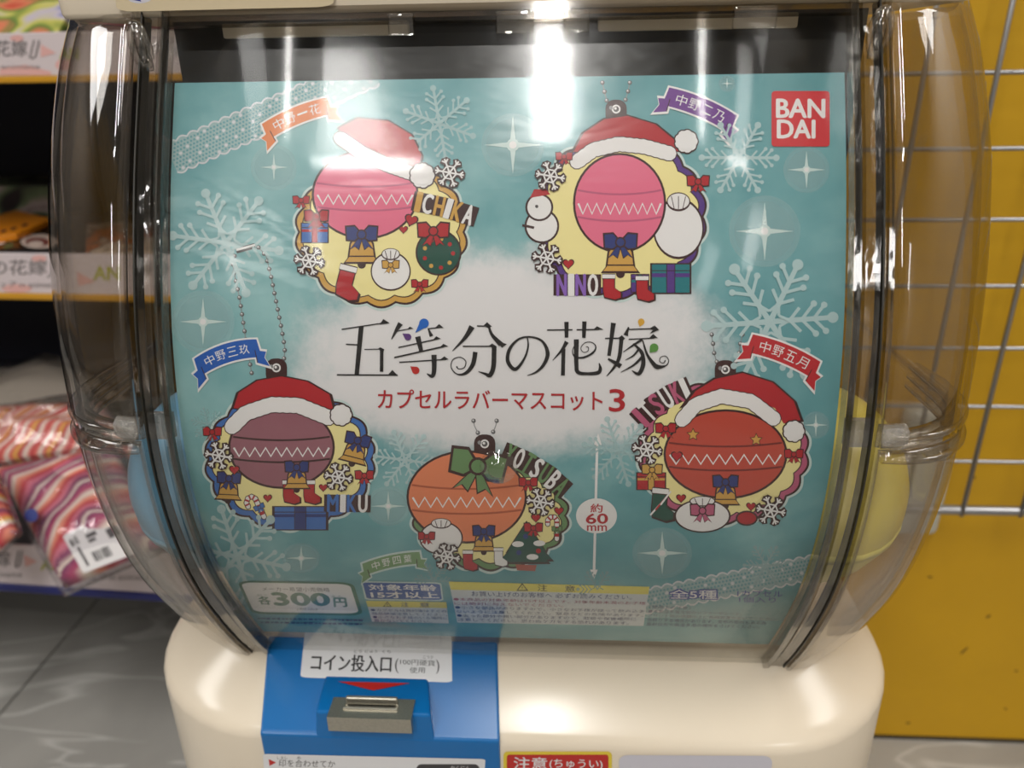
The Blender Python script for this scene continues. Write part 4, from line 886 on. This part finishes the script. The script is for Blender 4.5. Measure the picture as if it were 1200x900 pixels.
lines(k, ['●カプセルは開封後はすぐの', '商品破損注意してください。', '●小さなお子様のいる場所に', '置かないでください。'], ((434, 712), (523, 713.5), (526, 730), (439, 728.5)), IND); k.done('caution_box', card)['label'] = 'small caution box with yellow header'
k = Ink(on_card, 2.4e-4); k.poly(((526, 681), (761, 687), (754, 733), (536, 729)), BX); k.poly(((526, 681), (761, 687), (759.5, 696), (528.5, 690.5)), CY); warn(k, 612, 687.5, 7)
k.text('注', 630, 684.5, 641, 692, BLK, .01, ang=1); k.text('意', 662, 685.5, 674, 693, BLK, .01, ang=1)
k.text('お買い上げのお客様へ 必ずお読みください。', 0, 0, 0, 0, IND, .006, q=((552, 692), (741, 696.5), (740, 702), (553, 698)))
lines(k, ['●本商品の対象年齢は15才以上です。対象年齢未満のお子様', '　には絶対に与えないでください。', '●小さな部品がありますので、小さなお子様が誤って飲み込ま', '　ないように注意してください。窒息などの危険があります。', '●尖った部分や鋭い部分がありますので、取扱や保管場所に', '　注意してください。思わぬケガをする恐れがあります。'], ((531, 699), (757, 704), (752, 732), (537, 727.5)), [INR, INR, IND, IND, IND, IND])
k.done('caution_box', card)['label'] = 'wide caution box with yellow header'
k = Ink(on_card, 2.4e-4); VB = pm('violet_blue', (62, 70, 156))
for dx, dy in ((-1.3, -.8), (1.3, -.8), (-1.3, .8), (1.3, .8)): k.text('全5種', 785+dx, 690.5+dy, 840+dx, 701+dy, VB, .05, ang=.6)
k.text('全5種', 785, 690.5, 840, 701, WHP, .02, ang=.6); k.text('1カプセル', 864, 691.5, 917, 698.5, VB, .01, ang=1); k.text('1個入り', 866, 699, 909, 705.5, VB, .01, ang=1)
lines(k, ['〈使用上の注意〉', '●本製品を塩化製のソファーやシート、', '　プリント地の衣類の上に長時間置かないでください。', '　色移りする場合があります。変形の恐れもある為', '　直射日光や高温多湿の場所をさけてください。'], ((761, 708), (914, 713), (908, 737), (757, 733)), IND)
k.done('note_lettering', card)['label'] = 'small blue note characters'
k = Ink(on_card, 2.4e-4)
for r_ in range(2):
    x = 302+r_*3
    while x < 424: w_ = random.uniform(2.5, 5.5); k.stroke([(x, 724+r_*4.5+(x-300)*.02), (x+w_, 724+r_*4.5+(x+w_-300)*.02)], random.uniform(1.2, 2.2), IND); x += w_+random.uniform(.8, 2)
k.done('note_lettering', card)['label'] = 'tiny worn credit lines'
# ================================================================== shelf unit at the left
PHI = math.radians(3.5)
ex = np.array([math.cos(PHI), -math.sin(PHI), 0]); ey = np.array([math.sin(PHI), math.cos(PHI), 0]); ez = np.array([0, 0, 1.0])
SO = np.array([-0.5, 0.75, 0.0])
def SL(u, v, z): return SO + ex*u + ey*v + ez*z                      # along the shelf, into the shelf, up
sh = empty('store_shelf', tuple(SL(0, 0.2, FL)), 'dark shop shelf unit with white price strips beside the machine', 'shelf')
def sbox(name, u0, u1, v0, v1, z0, z1, m, parent, bev=0.0):
    V = [tuple(SL(u, v, z)) for z in (z0, z1) for (u, v) in ((u0, v0), (u1, v0), (u1, v1), (u0, v1))]
    o = mesh(name, V, BOXF, m, parent)
    if bev: bevel(o, bev)
    return o
NAV = mat('shelf_navy', (20, 22, 40), 0.6); STRIP = mat('strip_paper', (216, 204, 206), 0.4); GL = mat('gold_lip', (206, 152, 40), 0.35); BLIP = mat('blue_lip', (34, 40, 110), 0.4); SHB = mat('shelf_board', (46, 42, 44), 0.5)
U0, U1 = -1.0, 0.46
sbox('back_panel', U0, U1, 0.36, 0.38, FL, 0.9, NAV, sh)
sbox('side_panel', U1, U1+0.02, 0.0, 0.38, FL, 0.9, NAV, sh)
sbox('kick_plate', U0, U1, 0.20, 0.22, FL, -0.52, mat('kick_dark', (44, 43, 42), 0.6), sh)
def shelf_z(y, v): return float((on_plane(SL(0, v, 0), ey)(np.array([[40, y]]), [0])[0])[2])
class EachInk:                                                       # every mark its own little part
    def __init__(s, pl, par): s.pl = pl; s.par = par; s.n = 0
    def __getattr__(s, nm):
        def go(*a, **kw):
            q = Ink(s.pl, 3e-4 + s.n*1e-5); s.n += 1; getattr(q, nm)(*a, **kw); q.done('strip_lettering' if nm == 'text' else 'strip_mark', s.par, rows=0)
        return go
INKG = pm('strip_grey', (128, 122, 122)); PKB = pm('petal_pink', (226, 176, 170)); LIME = pm('strip_lime', (176, 178, 70))
for (ya, yb2, v, lip, yl2, txt, sx_) in ((38, 89, 0.0, GL, 97, 0, 0), (297, 344, 0.0, GL, 351, 1, 0), (640, 686, -0.11, BLIP, 694, 2, 0)):
    z1, z0, z00 = shelf_z(ya, v), shelf_z(yb2, v), shelf_z(yl2, v)
    sbox('shelf_board', U0, U1, v+0.004, 0.36, z0+0.004, z0+0.016, SHB, sh)
    ps = sbox('price_strip', U0, U1, v, v+0.003, z0, z1, STRIP, sh, 0.0008)
    sbox('strip_lip', U0, U1, v-0.002, v+0.004, z00, z0, lip, sh, 0.001)
    pl = on_plane(SL(0, v, 0), -ey); k = EachInk(pl, ps)
    if txt == 0:
        k.poly(((48, 52), (66, 62), (48, 67)), PKB); k.ell(75, 76, 10, 7, PKB, n=14); k.ell(20, 45, 8, 4, PKB, n=12); k.poly(((0, 80), (30, 76), (60, 84), (60, 88), (0, 88)), PKB)
        k.text('五等分の花嫁', -84, 47, 32, 66, INKG, .012); k.stroke([(40, 47), (35, 68)], 2, INKG); k.stroke([(46, 47), (42, 66), (37, 69)], 2, INKG); k.text('フェア in animate', -60, 75, 47, 81, INKG); k.text('AN', 70, 56, 92, 70, LIME, .03); k.text('分の花嫁', 150, 47, 250, 66, INKG, .01)
    elif txt == 1:
        k.ell(20, 338, 18, 5, PKB, n=14); k.ell(46, 303, 9, 4, PKB, n=14)
        k.text('五等分の花嫁', -80, 304, 55, 322, INKG, .012); k.stroke([(64, 306), (60, 322), (56, 325)], 2, INKG); k.text('フェア in animate', -10, 330, 66, 337, INKG); k.text('AN', 110, 312, 140, 328, LIME, .03); k.text('等分の花嫁', 160, 306, 260, 324, INKG, .01); k.poly(((90, 318), (112, 330), (92, 335)), PKB)
    else:
        k.text('五等分の花嫁', -90, 646, 12, 664, INKG, .012); k.stroke([(22, 645), (18, 664)], 2, INKG); k.stroke([(26, 645), (23, 662), (19, 665)], 2, INKG); k.text('animate', -22, 670, 26, 676, INKG); k.text('AN', 48, 656, 72, 668, LIME, .03); k.poly(((28, 650), (44, 658), (30, 664)), PKB); k.text('フェア in animate', 95, 672, 172, 680, INKG)
Z1S, Z2S, Z3S = shelf_z(89, 0)+0.016, shelf_z(344, 0)+0.016, shelf_z(686, -.11)+0.016

def stripes(name, cols, scale=30, rot=(0, 0, 0), dist=3.0, rough=.6):
    m = bpy.data.materials.new(name); m.use_nodes = True; nt = m.node_tree; b = nt.nodes['Principled BSDF']; N = nt.nodes.new; L = nt.links.new
    tc = N('ShaderNodeTexCoord'); mp = N('ShaderNodeMapping'); mp.inputs['Rotation'].default_value = rot; L(tc.outputs['Object'], mp.inputs[0])
    w = N('ShaderNodeTexWave'); w.wave_profile = 'SAW'; w.inputs['Scale'].default_value = scale; w.inputs['Distortion'].default_value = dist; w.inputs['Detail'].default_value = 2; w.inputs['Detail Scale'].default_value = .8; L(mp.outputs[0], w.inputs[0])
    r = N('ShaderNodeValToRGB'); r.color_ramp.interpolation = 'EASE'; e = r.color_ramp.elements
    for i, c in enumerate(cols):
        p = i/(len(cols)-1)
        if i < 2: e[i].position = p if i == 0 else 1.0; e[i].color = (*lin(c), 1)
    while len(e) > 1: e.remove(e[-1])
    e[0].position = 0; e[0].color = (*lin(cols[0]), 1)
    for i, c in enumerate(cols[1:]): x = e.new((i+1)/(len(cols)-1)); x.color = (*lin(c), 1)
    L(w.outputs['Fac'], r.inputs[0]); L(r.outputs[0], b.inputs['Base Color']); b.inputs['Roughness'].default_value = rough; return m
def pillow(name, q, th, m, parent, puff=1.0, nu=22, nv=22, seed=1, wr_=0.15, edge=.35):
    """soft slab over a quad of four 3-D corners (back-left, back-right, front-right, front-left)"""
    q = [np.array(p, float) for p in q]; n = np.cross(q[1]-q[0], q[3]-q[0]); n /= np.linalg.norm(n)
    if n[2] < 0: n = -n
    rg = random.Random(seed); ph = [rg.uniform(0, 6.28) for _ in range(6)]; top_, bot = [], []
    for i in range(nv+1):
        v = i/nv; a, b = [], []
        for j in range(nu+1):
            u = j/nu; p = (q[0]*(1-u)+q[1]*u)*(1-v)+(q[3]*(1-u)+q[2]*u)*v
            e = min(u, 1-u, v, 1-v); h = th*min(1, (e/edge)**.5 if e > 0 else 0)*(1+wr_*math.sin(7*v+2.5*u+ph[0])+wr_*.6*math.sin(15*v-4*u+ph[1])+wr_*.4*math.sin(11*u+ph[2]))
            a.append(p+n*h); b.append(p-n*h*.25)
        top_.append(a); bot.append(b)
    V = [tuple(p) for r in top_ for p in r]+[tuple(p) for r in bot for p in r]; F = []; o_ = (nu+1)*(nv+1)
    for i in range(nv):
        for j in range(nu): A_ = i*(nu+1)+j; F.append((A_, A_+1, A_+nu+2, A_+nu+1)); F.append((o_+A_, o_+A_+nu+1, o_+A_+nu+2, o_+A_+1))
    ob = mesh(name, V, F, m, parent, True); bm = bmesh.new(); bm.from_mesh(ob.data); bmesh.ops.remove_doubles(bm, verts=bm.verts, dist=1e-5); bmesh.ops.recalc_face_normals(bm, faces=bm.faces); bm.to_mesh(ob.data); bm.free(); return ob
def A(x, y, Y): return atY(x, y, Y)
def bagged(name, q, th, m, label, seed, label_quad=None, flap=None, grp='bagged striped towels'):
    c = np.mean([np.array(p) for p in q], 0); zmin = min(p[2] for p in q)
    t = empty(name, (c[0], c[1], zmin), label, 'towel', grp)
    pillow('folded_cloth', q, th, m, t, seed=seed)
    cc = c; big = [cc+(np.array(p)-cc)*1.10 for p in q]
    b = pillow('clear_bag', big, th*1.25, BAGFILM, t, seed=seed+5, wr_=.25, edge=.30); b['label'] = 'crinkled clear plastic bag'
    return t
CORAL, RASP, PLUM, IVORY, AMBER, SALM = (226, 104, 92), (200, 66, 76), (138, 66, 104), (238, 222, 206), (236, 178, 84), (238, 146, 120)
T1 = stripes('towel_red_fan', [RASP, CORAL, IVORY, CORAL, AMBER, RASP, IVORY, CORAL], 13, (0, .5, .7), 5.0)
T2 = stripes('towel_plum_bands', [PLUM, (180, 70, 110), IVORY, SALM, RASP, (214, 120, 140), PLUM, IVORY], 10, (0, 1.2, 1.1), 3.0)
T3 = stripes('towel_coral_bands', [CORAL, AMBER, IVORY, RASP, SALM, PLUM, CORAL], 12, (0, .8, .9), 2.0)
IV = mat('ivory_cloth', (214, 202, 186), .8, bump=.5, bscale=25)
qw = [A(2, 440, .98), A(85, 424, .98), A(150, 468, .885), A(-28, 484, .885)]
wt = bagged('folded_towel', qw, .030, IV, 'plain ivory folded towel in a bag at the back of the lowest shelf', 3)
q1 = [A(-40, 486, .84), A(120, 470, .84), A(168, 536, .74), A(-30, 548, .74)]
bagged('folded_towel', q1, .026, T1, 'red and white fan-striped folded towel between the ivory towel and the plum one', 4)
q2 = [A(-6, 548, .715), A(135, 522, .70), A(190, 640, .575), A(76, 690, .575)]
big = bagged('folded_towel', q2, .018, T2, 'plum and pink striped bagged towel with barcode label hanging over the shelf edge', 8)
q3 = [A(-90, 562, .66), A(0, 562, .66), A(22, 624, .59), A(-46, 690, .57)]
bagged('folded_towel', q3, .014, T3, 'coral striped bagged towel with a glossy corner left of the barcode label', 11)
# barcode label on the plum towel
lp = np.array(q2[2])*.5+np.array(q2[3])*.5; n2 = np.cross(np.array(q2[1])-np.array(q2[0]), np.array(q2[3])-np.array(q2[0])); n2 /= np.linalg.norm(n2); n2 = n2 if n2[2] > 0 else -n2
LPL = on_plane(np.array(q2[3])+n2*.0245, n2); k = Ink(LPL, 2e-4); PW = mat('label_paper', (222, 218, 218), .5)
LQ = ((73, 628), (132, 600), (160, 648), (98, 672)); k.rrect(0, 0, 1, 1, .06, PW, q=LQ)
u = .30
while u < .62:
    w_ = random.choice((.012, .02, .03)); k.poly([quad(LQ, u, .62), quad(LQ, u+w_, .62), quad(LQ, u+w_, .86), quad(LQ, u, .86)], BLK); u += w_+random.choice((.012, .022))
for (u, v, w_, h) in ((.06, .16, .05, .18), (.36, .20, .20, .10), (.36, .33, .14, .08), (.12, .38, .05, .50), (.72, .28, .22, .22)): k.poly([quad(LQ, u, v), quad(LQ, u+w_, v), quad(LQ, u+w_, v+h), quad(LQ, u, v+h)], DGY)
k.text('1点', 0, 0, 0, 0, BLK, .02, q=[quad(LQ, a, b) for a, b in ((.10, .12), (.22, .12), (.22, .32), (.10, .32))]); k.done('barcode_label', big, rows=0)['label'] = 'white barcode label'
k = Ink(LPL, 4e-4); k.ell(37, 604, 8, 8, mat('navy_dot', (24, 44, 120), .5)); k.done('navy_dot', big, rows=0)

# goods on the middle shelf
def packet(name, q, th, m, label, cat='packet', grp=None, bev=.0015):
    q = [np.array(p, float) for p in q]; n = np.cross(q[1]-q[0], q[3]-q[0]); n /= np.linalg.norm(n); n = n if n[2] > 0 else -n
    V = [tuple(p) for p in q]+[tuple(p+n*th) for p in q]; o = fixn(mesh(name, V, BOXF, m)); bevel(o, bev); tag(o, label, cat, grp); return o, n
def blotch(name, cols, scale=14, rough=.4):
    m = bpy.data.materials.new(name); m.use_nodes = True; nt = m.node_tree; b = nt.nodes['Principled BSDF']; N = nt.nodes.new; L = nt.links.new
    tc = N('ShaderNodeTexCoord'); n = N('ShaderNodeTexNoise'); n.inputs['Scale'].default_value = scale; n.inputs['Detail'].default_value = 1; n.inputs['Distortion'].default_value = 1.5; L(tc.outputs['Object'], n.inputs['Vector'])
    r = N('ShaderNodeValToRGB'); e = r.color_ramp.elements
    while len(e) > 1: e.remove(e[-1])
    e[0].position = .25; e[0].color = (*lin(cols[0]), 1)
    for i, c in enumerate(cols[1:]): x = e.new(.25+.5*(i+1)/(len(cols)-1)); x.color = (*lin(c), 1)
    L(n.outputs['Fac'], r.inputs[0]); L(r.outputs[0], b.inputs['Base Color']); b.inputs['Roughness'].default_value = rough; return m
def flat(xl, xr, y0, y1, z): return [atZ(xl[0], y0, z), atZ(xr[0], y0, z), atZ(xr[1], y1, z), atZ(xl[1], y1, z)]
def clampq(q, z): return [np.array([p[0], p[1], z]) for p in q]
zz2 = Z2S+.0005
def slabpack(name, pts, ztop, m, label, zlow=None):
    """flat pack whose top outline is measured on the level ztop"""
    P = [atZ(x, y, ztop) for x, y in pts]; n = len(P); zl = zz2 if zlow is None else zlow
    V = [tuple(p) for p in P]+[(p[0], p[1], zl) for p in P]; F = [tuple(range(n)), tuple(range(2*n-1, n-1, -1))]+[(i, i+n, (i+1) % n+n, (i+1) % n) for i in range(n)]
    o = bevel(fixn(mesh(name, V, F, m)), .0012); tag(o, label, 'packet', 'flat packets on the middle shelf'); return o
zA = Z2S+.0245; zB = zA+.008
blk = slabpack('toy_packet', [(-70, 266), (78, 260), (88, 293), (-70, 293)], zA, mat('black_pack', (20, 18, 20), .3), 'glossy black packet with a pale round print behind the middle price strip')
k = Ink(lambda xy, off: np.array([atZ(a, b, zA) for a, b in xy])+np.array([[0, 0, o] for o in off]), 2e-4)
k.ell(46, 283, 22, 8.5, pm('pack_cream', (196, 176, 164))); k.ell(44, 284, 14, 5.5, pm('pack_maroon', (110, 52, 46))); k.ell(42, 286, 9, 3.5, pm('pack_cream')); k.poly(((4, 288), (14, 285), (16, 289), (6, 292)), pm('pack_moss', (86, 96, 58))); k.poly(((-6, 285), (6, 282), (6, 285), (-6, 288)), WHP); k.poly(((11, 281), (20, 277), (20, 280), (12, 284)), WHP); k.done('packet_print', blk, rows=0)
org = slabpack('toy_packet', [(-14, 255), (20, 246), (61, 256), (19, 274), (-24, 279)], zB, mat('orange_pack', (232, 140, 24), .4, var=.06), 'bright orange packet lying askew on the black packet', zA+.0006)
k = Ink(lambda xy, off: np.array([atZ(a, b, zB) for a, b in xy])+np.array([[0, 0, o] for o in off]), 2e-4)
for (x, y) in ((4, 271), (16, 268), (29, 264)): k.ell(x, y, 4, 1.8, pm('pack_maroon'), -18, n=10)
k.done('packet_print', org, rows=0)
slabpack('toy_packet', [(-60, 208), (62, 205), (70, 217), (-60, 219)], Z2S+.062, blotch('dim_pack', [(40, 24, 24), (34, 24, 26), (96, 110, 78), (170, 150, 146), (34, 26, 28)], 18), 'dim brown packet with pale marks at the back of the middle shelf')
slabpack('toy_packet', [(102, 262), (190, 258), (200, 295), (100, 294)], Z2S+.0245, blotch('brown_pack', [(70, 40, 28), (190, 104, 50), (52, 40, 40), (200, 180, 160), (90, 60, 44)], 24), 'brown and orange packet lying behind the globe on the middle shelf')
# top shelf: picture books
zt1 = Z1S+.001
def lean(u0, u1, v, z, h, tilt): return [SL(u0, v+h*math.sin(tilt), z+h*math.cos(tilt)), SL(u1, v+h*math.sin(tilt), z+h*math.cos(tilt)), SL(u1, v, z), SL(u0, v, z)]
packet('picture_book', lean(-.16, .035, .03, zt1, .16, .9), .008, blotch('cover_bright', [(150, 40, 40), (206, 84, 62), (222, 132, 96), (96, 132, 58), (206, 200, 100), (200, 190, 206), (70, 96, 170)], 17), 'bright picture book with red green and yellow cover on the top shelf', 'book', 'picture books on the top shelf')
packet('picture_book', lean(.06, .26, .03, zt1, .15, .9), .008, blotch('cover_maroon', [(56, 22, 30), (92, 36, 40), (44, 24, 36), (130, 70, 66)], 16), 'dark maroon picture book on the top shelf beside the globe', 'book', 'picture books on the top shelf')
bpy.data.objects.remove(_font_o); bpy.data.curves.remove(_font_c)
